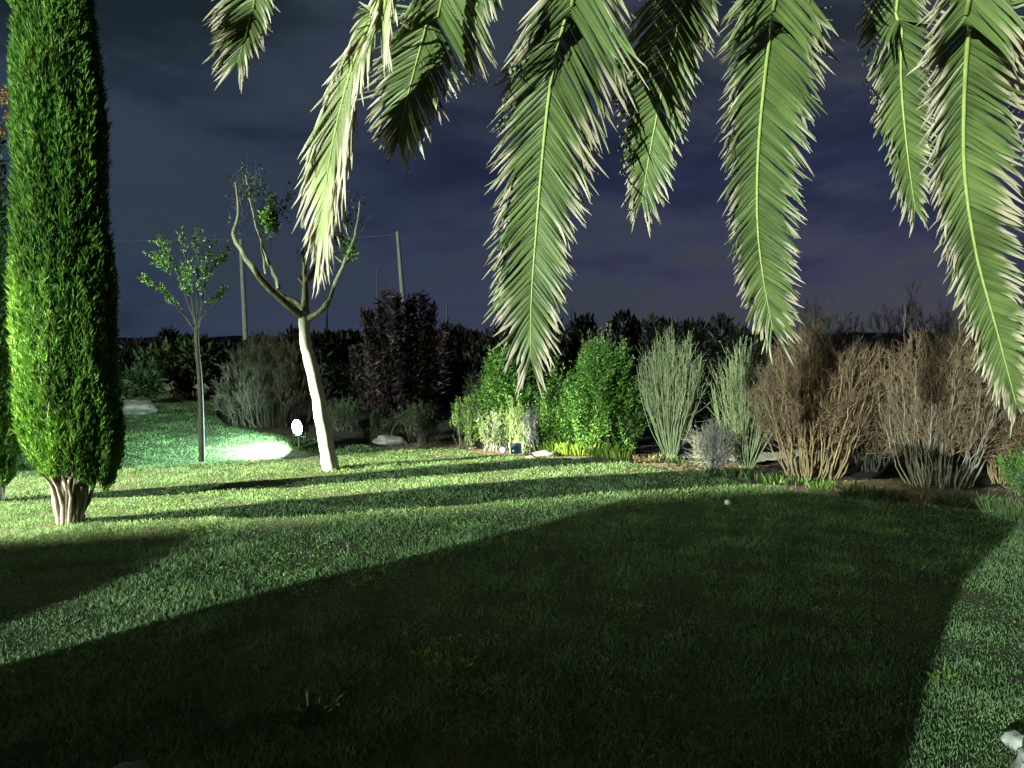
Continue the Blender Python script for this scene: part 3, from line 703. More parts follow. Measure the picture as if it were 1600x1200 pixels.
# ------------------------------------------------------------------ white trunked tree
def px_line(pts, n, j=0.0):
    L = smooth_line([P(*p) for p in pts], n)
    if j: L[1:-1] += rng.normal(size=(n - 2, 3)) * j
    return L
Yt = 9.75
gb = Vector((P(517, 737, Yt).x, Yt, H(P(517, 737, Yt).x, Yt)))
wt = thing('leaning_tree', gb, 'leaning tree with a white limewashed trunk and lopped bare branches', 'tree')
mb = MB()
tr = smooth_line([gb + Vector((.012, 0, -.06))] + [P(*p) for p in ((511, 700, Yt), (503, 650, Yt), (493, 600, Yt), (484, 560, Yt), (477, 530, Yt), (475, 510, Yt), (477, 488, Yt))], 26)
tr += rng.normal(size=tr.shape) * .003
tr[:, 0] += .012 * np.sin(np.linspace(0, 17, 26)) * np.linspace(0, 1, 26)
rad = np.interp(np.linspace(0, 1, 26), [0, .04, .12, .5, .82, .9, 1], [.128, .112, .100, .084, .070, .084, .070]) * (1 + .03 * rng.normal(size=26))
mb.tube(tr, rad, 18); mb.build('trunk', 'limewash', wt)
br = MB()
def limb(pts, r0, r1, n=14, j=.006, b=None, sides=7):
    L = px_line(pts, n, j); (b or br).tube(L, np.linspace(r0, r1, n), sides); return L
d = .25
limb([(479, 500, Yt), (474, 496, Yt), (460, 487, Yt - .1), (430, 460, Yt - .25), (400, 425, Yt - .35), (378, 392, Yt - .4), (364, 365, Yt - .4)], .062, .026)
limb([(364, 365, Yt - .4), (371, 340, Yt - .4), (371, 310, Yt - .4), (367, 285, Yt - .4)], .022, .007, 9)
limb([(476, 488, Yt), (462, 472, Yt + .1), (440, 462, Yt + .1), (420, 445, Yt), (402, 425, Yt)], .035, .025, 10)
limb([(436, 452, Yt), (428, 428, Yt + .1), (415, 400, Yt + .1), (408, 374, Yt + .1)], .030, .017, 10)
limb([(415, 428, Yt), (410, 395, Yt), (398, 345, Yt), (390, 305, Yt), (384, 272, Yt)], .018, .006, 12)
limb([(477, 498, Yt), (477, 470, Yt), (477, 440, Yt), (475, 415, Yt), (472, 388, Yt)], .062, .016, 12)
limb([(477, 446, Yt), (467, 434, Yt)], .030, .026, 5)
limb([(478, 440, Yt), (486, 432, Yt), (493, 415, Yt), (496, 396, Yt), (494, 372, Yt)], .040, .022, 10)
limb([(490, 440, Yt), (505, 428, Yt), (514, 415, Yt)], .022, .012, 7)
limb([(480, 500, Yt), (492, 492, Yt - .1), (506, 482, Yt - .2), (512, 472, Yt - .25)], .045, .030, 8)
limb([(510, 480, Yt - .2), (522, 448, Yt - .3), (536, 415, Yt - .35), (548, 385, Yt - .4), (558, 352, Yt - .4), (562, 315, Yt - .4)], .030, .008, 14)
limb([(536, 414, Yt - .3), (546, 398, Yt - .2), (545, 372, Yt - .1)], .020, .014, 7)
limb([(534, 410, Yt - .3), (520, 398, Yt - .2), (516, 410, Yt - .1)], .012, .006, 6)
br.build('limb', 'bark', wt)
tw = MB(); LP_, LD_ = [], []
for (cx_, cy_, sx_, sy_, n_) in ((385, 320, 26, 45, 34), (420, 330, 22, 42, 36), (545, 350, 20, 34, 30), (455, 330, 40, 30, 16), (475, 385, 12, 30, 10), (535, 400, 18, 20, 10)):
    for _ in range(n_):
        p = P(cx_ + rng.normal() * sx_ * .5, cy_ + rng.normal() * sy_ * .5, Yt + rng.normal() * .2); p = np.array(p)
        e = p + unit(rng.normal(size=3) * .5 + np.array([0, 0, 1])) * (.12 + .2 * rng.random())
        tw.tube([p, (p + e) / 2 + rng.normal(size=3) * .012, e], [.0035, .003, .0018], 3)
        LP_ += [p + (e - p) * rng.random() for _ in range(3)]; LD_ += [rng.normal(size=3) for _ in range(3)]
tw.build('twig', 'dark_twig', wt)['kind'] = 'stuff'
def clump(px, py, Yd, r, n): 
    c = np.array(P(px, py, Yd)); q = unit(rng.normal(size=(n, 3))) * (r * rng.random(n) ** .5)[:, None] * [1, 1, 1.15]
    return c + q
cl_ = np.vstack([clump(420, 335, Yt, .11, 240), clump(424, 352, Yt, .10, 160), clump(408, 345, Yt, .07, 80), clump(424, 310, Yt, .07, 60), clump(546, 385, Yt - .2, .13, 150), clump(528, 372, Yt, .11, 70), clump(396, 300, Yt, .15, 60), np.array(LP_)])
leaves('foliage', cl_, rng.normal(size=cl_.shape) + [0, 0, -.2], .05, .03, 'dark_shrub_leaf', wt)
cl_ = np.vstack([clump(419, 338, Yt - .08, .12, 130), clump(425, 353, Yt - .08, .10, 90), clump(545, 395, Yt - .35, .10, 60)])
leaves('foliage', cl_, rng.normal(size=cl_.shape) + [0, 0, -.2], .055, .032, 'shrub_leaf', wt)

# ------------------------------------------------------------------ young tree by the lamp light
Yy = 10.9
x0 = P(315, 722, Yy).x; gy = Vector((x0, Yy, H(x0, Yy)))
yt = thing('young_tree', gy, 'thin young tree with a dark trunk and sparse green crown before the far lawn', 'tree')
mb = MB(); mb.tube(smooth_line([gy - Vector((0, 0, .05))] + [P(*p) for p in ((315, 690, Yy), (314, 640, Yy), (312, 590, Yy), (308, 545, Yy), (307, 512, Yy))], 18), np.linspace(.045, .030, 18), 9)
mb.build('trunk', 'dark_bark', yt)
br = MB(); tips = []
for pts, r0 in (([(307, 520, Yy), (290, 495, Yy), (268, 470, Yy - .1), (248, 450, Yy - .15), (224, 436, Yy - .2)], .020), ([(307, 515, Yy), (298, 480, Yy + .1), (280, 430, Yy + .1), (262, 400, Yy + .1), (250, 376, Yy)], .020),
                ([(308, 515, Yy), (300, 470, Yy), (292, 420, Yy), (284, 372, Yy)], .018), ([(308, 515, Yy), (308, 460, Yy + .2), (310, 410, Yy + .2), (304, 370, Yy + .1)], .018), ([(309, 512, Yy), (316, 470, Yy - .1), (322, 430, Yy - .1), (330, 385, Yy - .1)], .018),
                ([(309, 505, Yy), (324, 480, Yy), (338, 465, Yy), (350, 452, Yy)], .014), ([(320, 440, Yy - .1), (335, 415, Yy), (352, 398, Yy)], .010), ([(276, 425, Yy), (262, 420, Yy), (244, 404, Yy)], .009)):
    tips.append(limb(pts, r0, .005, 12, .006, br, 6))
br.build('limb', 'dark_bark', yt)
PP, DD = [], []; tw = MB()
for q, Ln in enumerate(tips):
    for _ in range(34):
        i = rng.integers(4, 11); p = Ln[i] + (Ln[i + 1] - Ln[i]) * rng.random(); d = unit(unit(Ln[i + 1] - Ln[i]) + rng.normal(size=3) * .5 + [0, 0, .25]); l = .06 + .17 * rng.random()
        if q in (0, 5): l *= .5
        e = p + d * l; tw.tube([p, e], [.003, .0015], 3)
        m_ = 9 if q in (0, 1, 2, 5) else 6
        for _ in range(m_): PP.append(p + (e - p) * rng.random() + rng.normal(size=3) * .012); DD.append(d + rng.normal(size=3) * .7)
tw.build('twig', 'dark_twig', yt)['kind'] = 'stuff'
leaves('foliage', np.array(PP), np.array(DD), .055 * (.5 + .8 * rng.random(len(PP))), .022, 'shrub_leaf', yt)

# ------------------------------------------------------------------ lit floodlight on the far lawn
def frame(dirv):
    f = Vector(dirv).normalized(); r = f.cross(Vector((0, 0, 1))).normalized(); u = r.cross(f); return f, r, u
def floodlight(loc, dirv, gz, label, sc=1.0, lens='lamp_lens', name='floodlight', round_=False):
    f, r, u = frame(dirv); t = thing(name, (loc[0], loc[1], gz), label, 'lamp')
    rot = [[r[i], f[i], u[i]] for i in range(3)]; loc = Vector(loc)
    mb = MB()
    if round_: mb.tube([loc - f * .09 * sc, loc - f * .06 * sc, loc - f * .004 * sc, loc + f * .004 * sc], [.05 * sc, .105 * sc, .122 * sc, .118 * sc], 20, cap=True)
    else: mb.box(loc - f * .035 * sc, (.13 * sc, .030 * sc, .10 * sc), rot)
    for k in range(7): mb.box(loc - f * .085 * sc + r * ((k - 3) * .032 * sc), (.004 * sc, .022 * sc, .075 * sc), rot)
    mb.build('housing', 'black_metal', t, smooth=False)
    mb = MB()
    if round_: mb.tube([loc - f * .01, loc + f * .012 * sc, loc + f * .035 * sc], [.112 * sc, .108 * sc, .07 * sc], 24, cap=True); mb.build('lens', lens, t)
    else: mb.box(loc + f * .002 * sc, (.112 * sc, .008 * sc, .082 * sc), rot); mb.build('lens', lens, t, smooth=False)
    mb = MB()
    for s in (-1, 1): mb.tube([loc + r * s * .14 * sc - f * .03 * sc, loc + r * s * .145 * sc - f * .03 * sc - Vector((0, 0, .13 * sc))], .008 * sc, 6)
    mb.tube([loc + r * .145 * sc - f * .03 * sc - Vector((0, 0, .13 * sc)), loc - r * .145 * sc - f * .03 * sc - Vector((0, 0, .13 * sc))], .008 * sc, 6)
    mb.build('bracket', 'black_metal', t)
    p = loc - f * .03 * sc - Vector((0, 0, .13 * sc))
    mb = MB(); mb.tube([p, (p.x, p.y, gz - .05)], .014 * sc if gz > p.z - 1 else .04, 8); mb.build('post', 'black_metal', t)
    return t
floodlight(LF - FD * .02, (-.60, -.78, -.08), H(LF.x, LF.y), 'brightly lit floodlight shining left across the far lawn, beside the white trunk', 1.2, round_=True)
floodlight(LA - Vector((.30, .14, .0)), (LAT - LA), H(LA.x, LA.y), 'floodlight with added beam-cutting plates on a post beyond the cypresses, outside the picture', 1.0)
hood = []  # unseen plates added to cut the beam to the lit strip of lawn
def hp(az, t, dec): return LA + Vector((math.cos(R(az)) * t, math.sin(R(az)) * t, -t * math.tan(R(dec))))
a0, a1, dt, dn = 18.6, 28.0, 13.8, 40
hood = [hp(a0, .12, dn), hp(a0, .9, dn), hp(a0, .9, dt), hp(a0, .12, dt), hp(a1, .12, dn), hp(a1, .9, dn), hp(a1, .9, dt), hp(a1, .12, dt)]
def flare(k, d): return hood[k] + Vector((-math.sin(R(23)), math.cos(R(23)), 0)) * d
hood += [flare(0, -.5), flare(1, -.5), flare(2, -.5) + Vector((0, 0, .4)), flare(5, .5), flare(6, .5) + Vector((0, 0, .4)), hood[2] + Vector((0, 0, .4)), hood[6] + Vector((0, 0, .4)), flare(1, -.5) , flare(0, .0)]
beam_mask_o = poly('hood', hood, [[1, 9, 10, 2], [5, 11, 12, 6], [2, 10, 13], [6, 12, 14], [2, 6, 14, 13]], 'black_metal', [x for x in bpy.data.objects if x.name == 'floodlight.001'][0])
sol = beam_mask_o.modifiers.new('sol', 'SOLIDIFY'); sol.thickness = .003
floodlight(LA2 - Vector((.25, .2, 0)), Vector((.7, .7, -.12)), H(LA.x, LA.y), 'upper floodlight added as fill beside the masked one at far left, outside the picture', 1.0)
floodlight(LB - Vector((.2, .25, .02)), (Vector((4.2, 6.5, 1.6)) - LB), 0, 'floodlight on a tall post far behind the viewer, outside the picture', 1.2)

# two small spotlights in the bed
g = on(785, 711)
sl = thing('small_spotlight', g, 'small dark round garden spotlight with a pale glass at the bed edge', 'lamp')
c = g + Vector((0, 0, .085)); mb = MB()
mb.tube([c + Vector((0, .09, .0)), c + Vector((0, .05, 0)), c + Vector((0, -.03, 0)), c + Vector((0, -.045, 0))], [.03, .06, .062, .062], 16, cap=True); mb.build('housing', 'black_metal', sl)
mb = MB(); mb.tube([c + Vector((0, -.046, 0)), c + Vector((0, -.052, 0))], .044, 16, cap=True); mb.build('lens', 'lamp_glass', sl)
mb = MB(); mb.tube([c, g - Vector((0, 0, .04))], .01, 6); mb.build('stake', 'black_metal', sl)
g = on(806, 711)
sp = thing('solar_panel', g, 'small tilted dark solar panel with pale side rails beside the round spotlight', 'solar panel')
f = Vector((.15, -.8, .6)).normalized(); _, r, u = frame(f); rot = [[r[i], f[i], u[i]] for i in range(3)]
c = g + Vector((0, 0, .10)); mb = MB(); mb.box(c, (.088, .010, .085), rot); mb.build('panel', 'panel_glass', sp, smooth=False)
for s in (-1, 1):
    mb = MB(); mb.box(c + r * s * .093, (.0075, .016, .092), rot); mb.build('rail', 'white_plastic', sp, smooth=False)
mb = MB(); mb.tube([c - f * .01, g - Vector((0, -.05, .04))], .01, 6); mb.build('stake', 'black_metal', sp)

# ------------------------------------------------------------------ poles and wire
def pole(pts, r0, r1, label, mat='concrete', name='utility_pole', cat='pole', arm=False):
    A = P(*pts[0]); gz = H(A.x, A.y); t = thing(name, (A.x, A.y, gz), label, cat)
    L = [Vector((A.x, A.y, gz - .3))] + [P(*p) for p in pts]
    n = len(L); mb = MB(); mb.tube(L, np.linspace(r0, r1, n), 10, cap=True); mb.build('shaft', mat, t)
    top = L[-1]
    if arm:
        mb = MB(); mb.box(top - Vector((0, 0, .25)), (.30, .05, .05)); mb.build('crossarm', mat, t, smooth=False)
        for s in (-1, 0, 1):
            mb = MB(); q = top + Vector((s * .24, 0, -.2)); mb.tube([q, q + Vector((0, 0, .10)), q + Vector((0, 0, .16))], [.03, .045, .02], 8, cap=True); mb.build('insulator', 'white_plastic', t)
    return top
tA = pole([(384, 532, 34), (376, 374, 34)], .15, .085, 'slender pale pole under the wire, seen between the two thin trees', 'concrete', arm=False)
tB = pole([(634, 520, 26), (621, 362, 26)], .16, .055, 'pale tapering pole rising from the dark conifer clump, leaning left', 'concrete')
pole([(590, 505, 30), (589, 420, 30)], .05, .03, 'thin dark mast left of the pale tapering pole', 'far_pole', 'mast', 'mast')
pole([(511, 525, 40), (511, 470, 40)], .06, .04, 'thin dark post right of the white trunk on the skyline', 'black_metal', 'mast', 'mast')
pole([(698, 540, 24), (698, 470, 24)], .035, .025, 'thin dark post at the right end of the dark conifer clump', 'black_metal', 'mast', 'mast')
pole([(975, 525, 50), (975, 484, 50)], .09, .07, 'thin dark post on the skyline behind the vase shaped shrub', 'black_metal', 'mast', 'mast')
def wire(a, b, label, sag=.3, r=.02):
    n = 24; L = [Vector(a).lerp(Vector(b), i / (n - 1)) - Vector((0, 0, sag * 4 * (i / (n - 1)) * (1 - i / (n - 1)))) for i in range(n)]
    mb = MB(); mb.tube(L, r, 5); o = mb.build('overhead_wire', 'far_pole'); tag(o, label, 'wire')
wire(tA + Vector((0, 0, .0)), P(-700, 371, 34), 'overhead wire running left from the slender pole behind the cypress', .15, .016)
wire(tA + Vector((0, 0, .0)), tB + Vector((0, 0, -.1)), 'overhead wire between the slender pole and the tapering pole', .1, .010)

# ------------------------------------------------------------------ dark planting on the skyline
def far_bush(pxl, pxr, pyt, Yd, label, seed, group, mat='far_leaf', twigs=True, name='background_bush', n=2600, cat='bush', pyb=None, ls=1.0):
    L = P(pxl, 560, Yd); Rr = P(pxr, 560, Yd); cx = (L.x + Rr.x) / 2; w = (Rr.x - L.x) / 2; gz = H(cx, Yd); top = P((pxl + pxr) / 2, pyt, Yd).z; h = top - gz
    t = thing(name, (cx, Yd, gz), label, cat, group); r_ = np.random.default_rng(seed)
    C = [(0, 0, .5, .7, .42)] + [(r_.normal() * .42, r_.normal() * .3, .3 + .4 * r_.random(), .42, .30 * (.7 + .6 * r_.random())) for _ in range(7)]
    ci = r_.integers(len(C), size=n); C = np.array(C)[ci]; d = unit(r_.normal(size=(n, 3))); q = r_.random(n) ** .4
    p = np.stack([C[:, 0] + d[:, 0] * q * C[:, 3], C[:, 1] + d[:, 1] * q * C[:, 3], C[:, 2] + d[:, 2] * q * C[:, 4]], 1); p[:, 2] = np.clip(p[:, 2], 0, 1.02)
    Pt = np.stack([cx + p[:, 0] * w, Yd + p[:, 1] * w * .8, gz + p[:, 2] * h], 1)
    ll = Yd * .011 * ls
    leaves('crown', Pt, d * .6 + r_.normal(size=(n, 3)) * .5 + [0, 0, .5], ll * (.6 + .9 * r_.random(n)), ll * .42, mat, t)
    mb = MB()
    for k in range(26 if twigs else 6):
        an = r_.random() * 6.28; qq = r_.random() ** .5; s = np.array([cx + r_.normal() * w * .15, Yd, gz - .1]); hh = h * (.7 + .42 * r_.random()) * (1 - .3 * qq * qq)
        e = np.array([cx + math.cos(an) * qq * w * .85, Yd + math.sin(an) * qq * w * .6, gz + hh]); m_ = (s + e) / 2 + [0, 0, .08 * h]
        mb.tube(smooth_line([s, m_, e], 6) + r_.normal(size=(6, 3)) * .02, np.linspace(Yd * .0012, Yd * .0004, 6), 4)
    mb.build('trunk', 'dark_twig' if mat != 'far_leaf' else 'black_twig', t)
    return t
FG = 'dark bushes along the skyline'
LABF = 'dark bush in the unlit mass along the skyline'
far_list = [(-40, 60, 505, 24), (170, 262, 528, 25), (235, 300, 520, 23), (262, 345, 527, 29), (320, 372, 531, 24), (360, 440, 528, 32), (430, 520, 520, 34), (500, 600, 519, 36), (600, 720, 520, 30),
            (690, 760, 512, 26), (735, 830, 503, 24), (800, 900, 492, 22), (862, 950, 486, 20), (940, 1020, 492, 24), (998, 1080, 488, 20), (1060, 1140, 497, 21), (1100, 1190, 506, 18), (1170, 1250, 498, 20)]
FLAB = ['at the far left edge, behind the cypresses', 'just right of the tall bright cypress', 'left of the thin young tree', 'right behind the thin young tree', 'between the thin tree and the slender pole',
        'at the foot of the slender pale pole', 'above the lit floodlight', 'right of the leaning white trunk', 'right of the dark conifer clump', 'left of the tip of the longest middle frond', 'behind the tip of the longest middle frond',
        'behind the left part of the leafy bushes', 'behind the largest leafy bush', 'left behind the first vase shaped shrub', 'behind the first vase shaped shrub', 'between the tops of the two vase shaped shrubs',
        'behind the second vase shaped shrub', 'behind the left part of the brown twiggy shrub']
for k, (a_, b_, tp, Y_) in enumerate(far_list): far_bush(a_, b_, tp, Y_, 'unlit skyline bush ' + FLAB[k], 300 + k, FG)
far_bush(225, 345, 525, 19.5, 'dim bush with pale bare twigs behind the thin young tree', 340, None, 'dark_shrub_leaf', n=1200)
far_bush(186, 250, 560, 18.5, 'dim low bush beside the right side of the tall bright cypress', 341, None, 'dark_shrub_leaf', n=900)
far_bush(395, 520, 540, 20, 'dim grey green bush rising behind the rounded twiggy shrub', 342, None, 'dark_shrub_leaf', n=1400)
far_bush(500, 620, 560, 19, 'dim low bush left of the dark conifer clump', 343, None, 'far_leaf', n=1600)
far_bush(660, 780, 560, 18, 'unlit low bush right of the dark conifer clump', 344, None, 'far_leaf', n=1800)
twiggy_shrub('background_shrub', 'tall hazy brown shrub rising behind the large brown twiggy shrub', 'shrub', 1210, 1345, 470, 600, 13, 46, 'dark_twig', 'dark_twig', 345, basew=.4, r0=.010, sub=12, fine=6, fr=.0032, leafm='brown_leaf', leafn=500, lsize=.03)
twiggy_shrub('background_shrub', 'tallest hazy dark shrub behind the big brown twiggy shrub at the right', 'shrub', 1325, 1495, 454, 600, 13.5, 46, 'dark_twig', 'dark_twig', 346, basew=.4, r0=.010, sub=12, fine=6, fr=.0032, leafm='brown_leaf', leafn=500, lsize=.03)
twiggy_shrub('background_shrub', 'hazy dark shrub rising behind the lowest palm frond', 'shrub', 1435, 1585, 444, 600, 12.5, 46, 'dark_twig', 'dark_twig', 347, basew=.4, r0=.010, sub=12, fine=6, fr=.0032, leafm='brown_leaf', leafn=500, lsize=.03)
twiggy_shrub('background_shrub', 'hazy brown shrub at the right edge behind the russet bush', 'shrub', 1535, 1695, 462, 600, 12, 46, 'dark_twig', 'dark_twig', 348, basew=.4, r0=.010, sub=12, fine=6, fr=.0032, leafm='brown_leaf', leafn=500, lsize=.03)
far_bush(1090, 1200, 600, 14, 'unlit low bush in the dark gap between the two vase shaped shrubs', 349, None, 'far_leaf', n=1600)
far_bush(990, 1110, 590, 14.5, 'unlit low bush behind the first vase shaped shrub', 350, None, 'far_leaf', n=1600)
far_bush(-110, 34, 40, 10.5, 'dark tree with a few orange leaf clumps at the left edge behind the cypresses', 351, None, 'far_leaf', name='broadleaf_tree', n=5200, cat='tree')
c = np.vstack([clump(8, 152, 9.6, .10, 60), clump(14, 182, 9.6, .07, 34), clump(2, 205, 9.6, .06, 30)])
o = leaves('leaf_clump', c, rng.normal(size=c.shape), .05, .03, 'orange_leaf', [x for x in bpy.data.objects if x.name.startswith('broadleaf_tree')][0])
o['kind'] = 'stuff'

# ------------------------------------------------------------------ palm overhead: trunk behind the viewer, fronds hanging into view
CR = Vector((1.35, -.7, 5.0))
palm = thing('palm_tree', (CR.x, CR.y, 0), 'large palm overhead whose long fronds hang down into the top of the picture', 'palm tree')
mb = MB(); zz = np.linspace(-.1, 4.9, 44)
mb.tube([(CR.x + .02 * math.sin(z * 2), CR.y, z) for z in zz], .33 + .035 * np.sin(zz * 19) + .06 * np.exp(-zz * 2), 20)
trunk = mb.build('trunk', 'palm_trunk', palm)
mb = MB()
for k in range(46):
    an = k * 2.4; z = 3.9 + 1.1 * k / 46
    s = Vector((CR.x + .28 * math.cos(an), CR.y + .28 * math.sin(an), z)); e = s + Vector((.24 * math.cos(an), .24 * math.sin(an), .24))
    mb.tube([s, e], [.07, .03], 5, cap=True)
mb.build('leaf_base', 'palm_trunk', palm)
ALL = []          # every leaflet: (size in the picture, frond object, V, F, lv)
def frond(pts, widths, mat='palm_leaf', seed=0, step=.0135, ang=46, twist=0., dry=.0, rr=.014, hang=.08, leftw=None, wscale=1.0):
    """pts: visible part of the midrib (px,py,depth) from top to tip; widths: (py, px left extent, px right extent)"""
    r_ = np.random.default_rng(seed)
    vis = [np.array(P(*p)) for p in pts]
    top = vis[0]; crn = np.array(CR)
    a1 = crn + (top - crn) * np.array([.30, .30, 0]); a1[2] = crn[2] + .55
    a2 = crn + (top - crn) * np.array([.72, .72, 0]); a2[2] = crn[2] + .35
    cp = [crn, a1, a2] + vis
    # arc length sampling
    Ln = smooth_line(cp, 400); dl = np.r_[0, np.cumsum(np.linalg.norm(np.diff(Ln, axis=0), axis=1))]; tot = dl[-1]
    def at(s): return np.array([np.interp(s, dl, Ln[:, k]) for k in range(3)])
    ns = 60; rib = np.array([at(s) for s in np.linspace(0, tot, ns)])
    mb = MB(); mb.tube(rib, np.interp(np.linspace(0, 1, ns), [0, .2, .6, .9, 1], [.035, .022, rr, rr * .5, .002]), 6)
    fo = mb.build('frond', 'rachis', palm)
    py_ = np.array([w[0] for w in widths]); wl = np.array([w[1] for w in widths], float); wr = np.array([w[2] for w in widths], float)
    s = .9
    fwd = np.array([0, math.cos(TH), -math.sin(TH)])
    while s < tot - .005:
        p = at(s); T = unit(at(min(s + .03, tot)) - at(s - .03))
        # pixel row of this point (for the outline read off the photograph)
        v = p - np.array([0, 0, CH]); zc = v @ fwd; up = v @ np.array([0, math.sin(TH), math.cos(TH)])
        row = 600 - F * up / max(zc, .3)
        hi = 1 if row > py_[0] else .6
        row = np.clip(row, py_[0], 5000)
        S = np.array([1, 0, 0]) - T * T[0]; S = unit(S); Nn = unit(np.cross(T, S))
        S = S * math.cos(twist) + Nn * math.sin(twist); Nn = np.cross(T, S)
        endf = np.clip((tot - s) / .35, 0, 1)
        for side, w in ((-1, np.interp(row, py_, wl)), (1, np.interp(row, py_, wr))):
            half = w * .97 * hi / F * max(zc, 1.0)
            A = R(ang) * (.40 + .60 * endf) + r_.normal() * .035
            Lf = np.clip(half / math.sin(A), .05, .48) * (1 + .07 * r_.normal()) if endf > .5 else np.clip(half / math.sin(A) * .85, .05, .20) * (1 + .14 * r_.normal())
            D = T * math.cos(A) + S * side * math.sin(A) + Nn * (.10 + .06 * r_.normal())
            D = unit(D); ww = (.0150 if endf > .3 else .011) * wscale * (.8 + .4 * r_.random())
            k_ = 7; f = np.array([0, .2, .42, .64, .8, .92, 1]); mid = p + np.outer(f * Lf, D); mid += np.outer(np.clip(f - .6, 0, 1) ** 1.6 * Lf, r_.normal(size=3) * .26 + T * .12); mid[:, 2] -= hang * Lf * f ** 2.2 * (.7 + .6 * r_.random())
            mid += np.outer(f ** 2, Nn) * r_.normal() * .02
            wv = ww * np.array([.5, 1, 1.08, 1.0, .8, .5, .08])
            Wd = unit(np.cross(D, Nn) + r_.normal(size=3) * .18); N2 = np.cross(D, Wd)
            Vv = np.concatenate([mid + Wd * wv[:, None] * .5 + N2 * wv[:, None] * .28, mid, mid - Wd * wv[:, None] * .5 + N2 * wv[:, None] * .28])
            Fc = []
            for q in range(k_ - 1):
                Fc += [[q, k_ + q, k_ + q + 1, q + 1], [k_ + q, 2 * k_ + q, 2 * k_ + q + 1, k_ + q + 1]]
            rnd = np.clip(.5 + .25 * r_.normal(), 0, 1); dr = np.clip(r_.random() + dry + (.5 * (1 - endf)), 0, 2)
            lv = np.zeros((3 * k_, 3)); lv[:, 0] = np.tile(f, 3); lv[:, 1] = rnd; lv[:, 2] = dr
            on_screen = row > -20 and row > py_[0] - 1
            ALL.append((Lf / max(zc, 1) * (1 if (600 - F * up / max(zc, .3)) > 0 else .01), fo, Vv, Fc, lv, mat))
        s += step * (1 if endf > .3 else .75) * (1 + .1 * r_.normal())
    return fo
frond([(404, -60, 3.4), (396, 0, 3.6), (385, 50, 3.8), (371, 98, 3.9)], [(-60, 60, 34), (0, 62, 30), (60, 40, 24), (90, 22, 16), (105, 10, 8)], seed=1, dry=.15)
frond([(612, -60, 3.0), (585, 20, 3.25), (555, 90, 3.4), (532, 170, 3.5), (515, 250, 3.6), (505, 320, 3.65), (497, 378, 3.7)],
      [(-60, 20, 16), (60, 26, 30), (130, 44, 50), (200, 42, 40), (260, 34, 36), (320, 18, 30), (370, 8, 14)], 'palm_leaf_dry', seed=2, ang=24, twist=.5, hang=.30, step=.0145, wscale=1.0)
frond([(700, -60, 3.3), (672, 20, 3.55), (650, 100, 3.7), (632, 170, 3.8), (623, 220, 3.85)], [(-60, 60, 100), (0, 72, 92), (60, 64, 66), (120, 58, 56), (180, 34, 34), (215, 16, 20)], seed=3, dry=.05)
frond([(905, -60, 3.3), (888, 10, 3.5), (862, 120, 3.7), (848, 240, 3.85), (838, 360, 3.95), (830, 470, 4.0), (829, 560, 4.05)],
      [(-60, 84, 140), (0, 90, 118), (100, 84, 105), (200, 76, 84), (300, 72, 60), (400, 66, 56), (500, 42, 40), (560, 20, 20)], seed=4, dry=.18, step=.0145, ang=43)
frond([(1080, -60, 3.7), (1060, 40, 3.9), (1035, 140, 4.0), (1015, 240, 4.1), (1003, 316, 4.15)], [(-60, 100, 60), (0, 100, 56), (100, 72, 50), (200, 46, 48), (280, 26, 30), (315, 12, 14)], seed=5)
frond([(1222, -60, 3.3), (1208, 20, 3.5), (1194, 130, 3.7), (1184, 250, 3.85), (1184, 360, 3.95), (1195, 450, 4.0), (1208, 515, 4.05)],
      [(-60, 84, 100), (0, 74, 98), (100, 66, 86), (200, 58, 76), (300, 46, 64), (400, 44, 56), (460, 34, 42), (515, 18, 20)], seed=6, step=.0130, ang=50)
frond([(1412, -60, 3.9), (1409, 40, 4.0), (1408, 130, 4.1), (1418, 240, 4.15), (1430, 328, 4.2)], [(-60, 60, 50), (0, 60, 50), (100, 50, 50), (200, 36, 40), (290, 26, 22), (330, 12, 12)], seed=7, step=.0130, ang=50)
frond([(1526, -60, 3.0), (1516, 20, 3.15), (1507, 140, 3.35), (1507, 270, 3.5), (1526, 400, 3.6), (1556, 510, 3.65), (1588, 632, 3.7)],
      [(-60, 70, 100), (0, 66, 100), (100, 62, 94), (200, 60, 84), (300, 54, 72), (400, 52, 60), (500, 48, 44), (580, 34, 28), (630, 14, 12)], seed=8, step=.0125, ang=50, dry=.3, wscale=1.05)
frond([(1700, -60, 3.2), (1680, 40, 3.4), (1660, 140, 3.5), (1640, 230, 3.6)], [(-60, 110, 90), (0, 100, 90), (100, 70, 60), (200, 40, 30)], 'palm_leaf_dry', seed=9, dry=.3)
frond([(790, -130, 3.6), (770, -70, 3.8), (750, -10, 3.9), (738, 40, 4.0)], [(-130, 60, 60), (-60, 46, 40), (0, 30, 26), (35, 10, 10)], seed=10)
ALL.sort(key=lambda q: -q[0])
rest = {}
for k, (sz, fo, Vv, Fc, lv, mat) in enumerate(ALL):
    if k < 300: raw('leaflet', Vv, Fc, mat, fo, lv, smooth=True)
    else: rest.setdefault(fo.name, []).append((Vv, Fc, lv, mat, fo))
for nm, lst in rest.items():
    Vs = np.vstack([l[0] for l in lst]); n1 = len(lst[0][0]); Fs = np.vstack([np.array(l[1]) + i * n1 for i, l in enumerate(lst)])
    o = raw('leaflets', Vs, Fs, lst[0][3], lst[0][4], np.vstack([l[2] for l in lst]), smooth=True); o['kind'] = 'stuff'

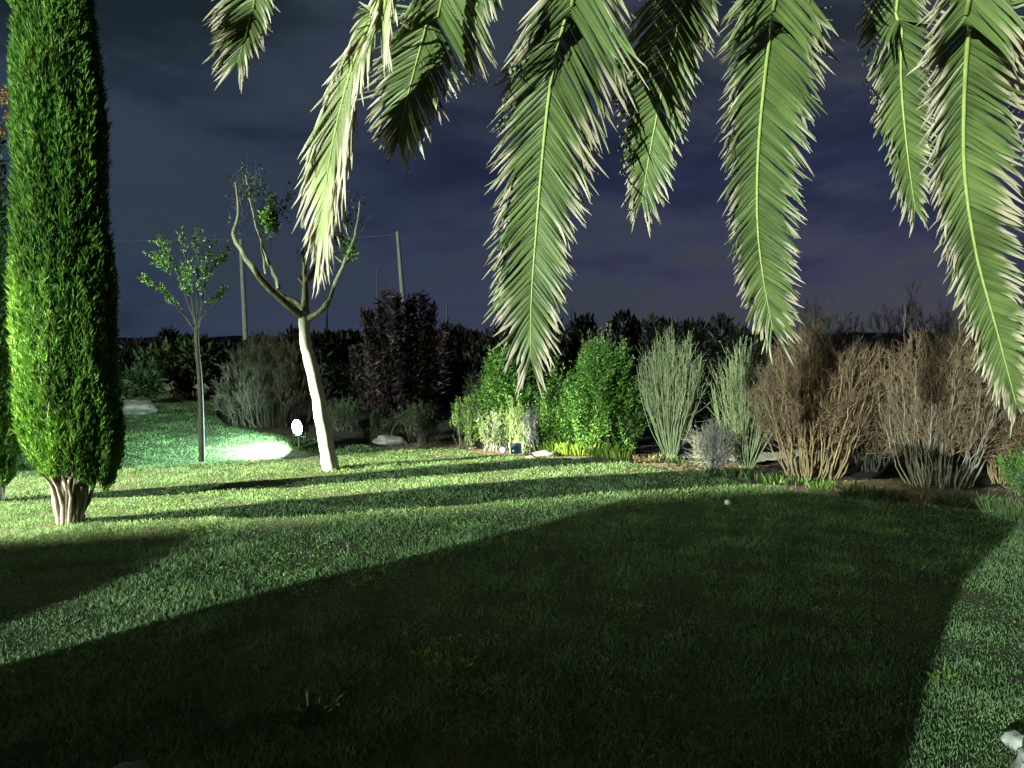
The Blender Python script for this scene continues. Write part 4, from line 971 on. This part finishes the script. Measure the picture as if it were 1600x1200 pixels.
# ------------------------------------------------------------------ unseen blocker added to throw the big lawn shadow, outlined from it
def back(px, py, plane_pt, nrm, Yd=None):
    """where the ray from the tall lamp to a lawn point passes the plane of the added shadow blocker"""
    g = on(px, py) if Yd is None else P(px, py, Yd); d = g - LB; t = (Vector(plane_pt) - LB).dot(nrm) / d.dot(nrm); return LB + d * t
nrm = Vector((.656, .755, 0)); pp = Vector((-3.0, -3.0, 0))
LUMP = {'a': (1538, 765), 'b': (1512, 722), 'c': (1455, 698), 'd': (1392, 692), 'e': (1340, 722)}
out = [back(*LUMP[p], pp, nrm, 8.5) if p in LUMP else back(*p, pp, nrm) for p in ((1430, 1190), (1475, 1010), (1510, 905), (1600, 815), (1540, 802), 'a', 'b', 'c', 'd', 'e', (1325, 770), (1210, 766), (1060, 762), (980, 782), (900, 806), (700, 858), (500, 905), (250, 975), (0, 1046))]
across = Vector((.755, -.656, 0))
prof = [((q - pp).dot(across), max(q.z, .02)) for q in out]
prof = [(prof[0][0] + .05, -.1)] + prof + [(prof[-1][0] - .25, prof[-1][1] * .55), (prof[-1][0] - .35, -.1)]
sh = thing('shadow_blocker', pp, 'added unseen wall slab outlined to throw the lawn shadow, left behind the viewer', 'wall')
V = [tuple(pp + across * a + Vector((0, 0, z))) for a, z in prof] + [tuple(pp + across * a + Vector((0, 0, z)) - nrm * .22) for a, z in prof]
n = len(prof)
poly('blocker_body', V, [list(range(n)), list(range(2 * n - 1, n - 1, -1))] + [[i, (i + 1) % n, n + (i + 1) % n, n + i] for i in range(n)], 'stucco', sh)
# unseen shrub added left of the viewer to throw the soft lower-left shadow
t = thing('shadow_shrub', (-6.2, 0, 0), 'rounded leafy shrub added for its shadow, left of the viewer, outside the picture', 'shrub')
core = sphere('crown', (-6.35, 0, .62), .72, 'cypress_core', t, .25, (1.5, .8, .95), 4)
n = 2600; d = unit(rng.normal(size=(n, 3))); leaves('foliage', np.array([-6.35, 0, .62]) + d * .74 * [1.5, .8, .95], d + rng.normal(size=(n, 3)) * .5, .12, .05, 'dark_shrub_leaf', core)
print('blocker profile', [(round(a, 2), round(b, 2)) for a, b in prof])
print('tris', sum(len(o.data.polygons) for o in bpy.data.objects if o.type == 'MESH'))
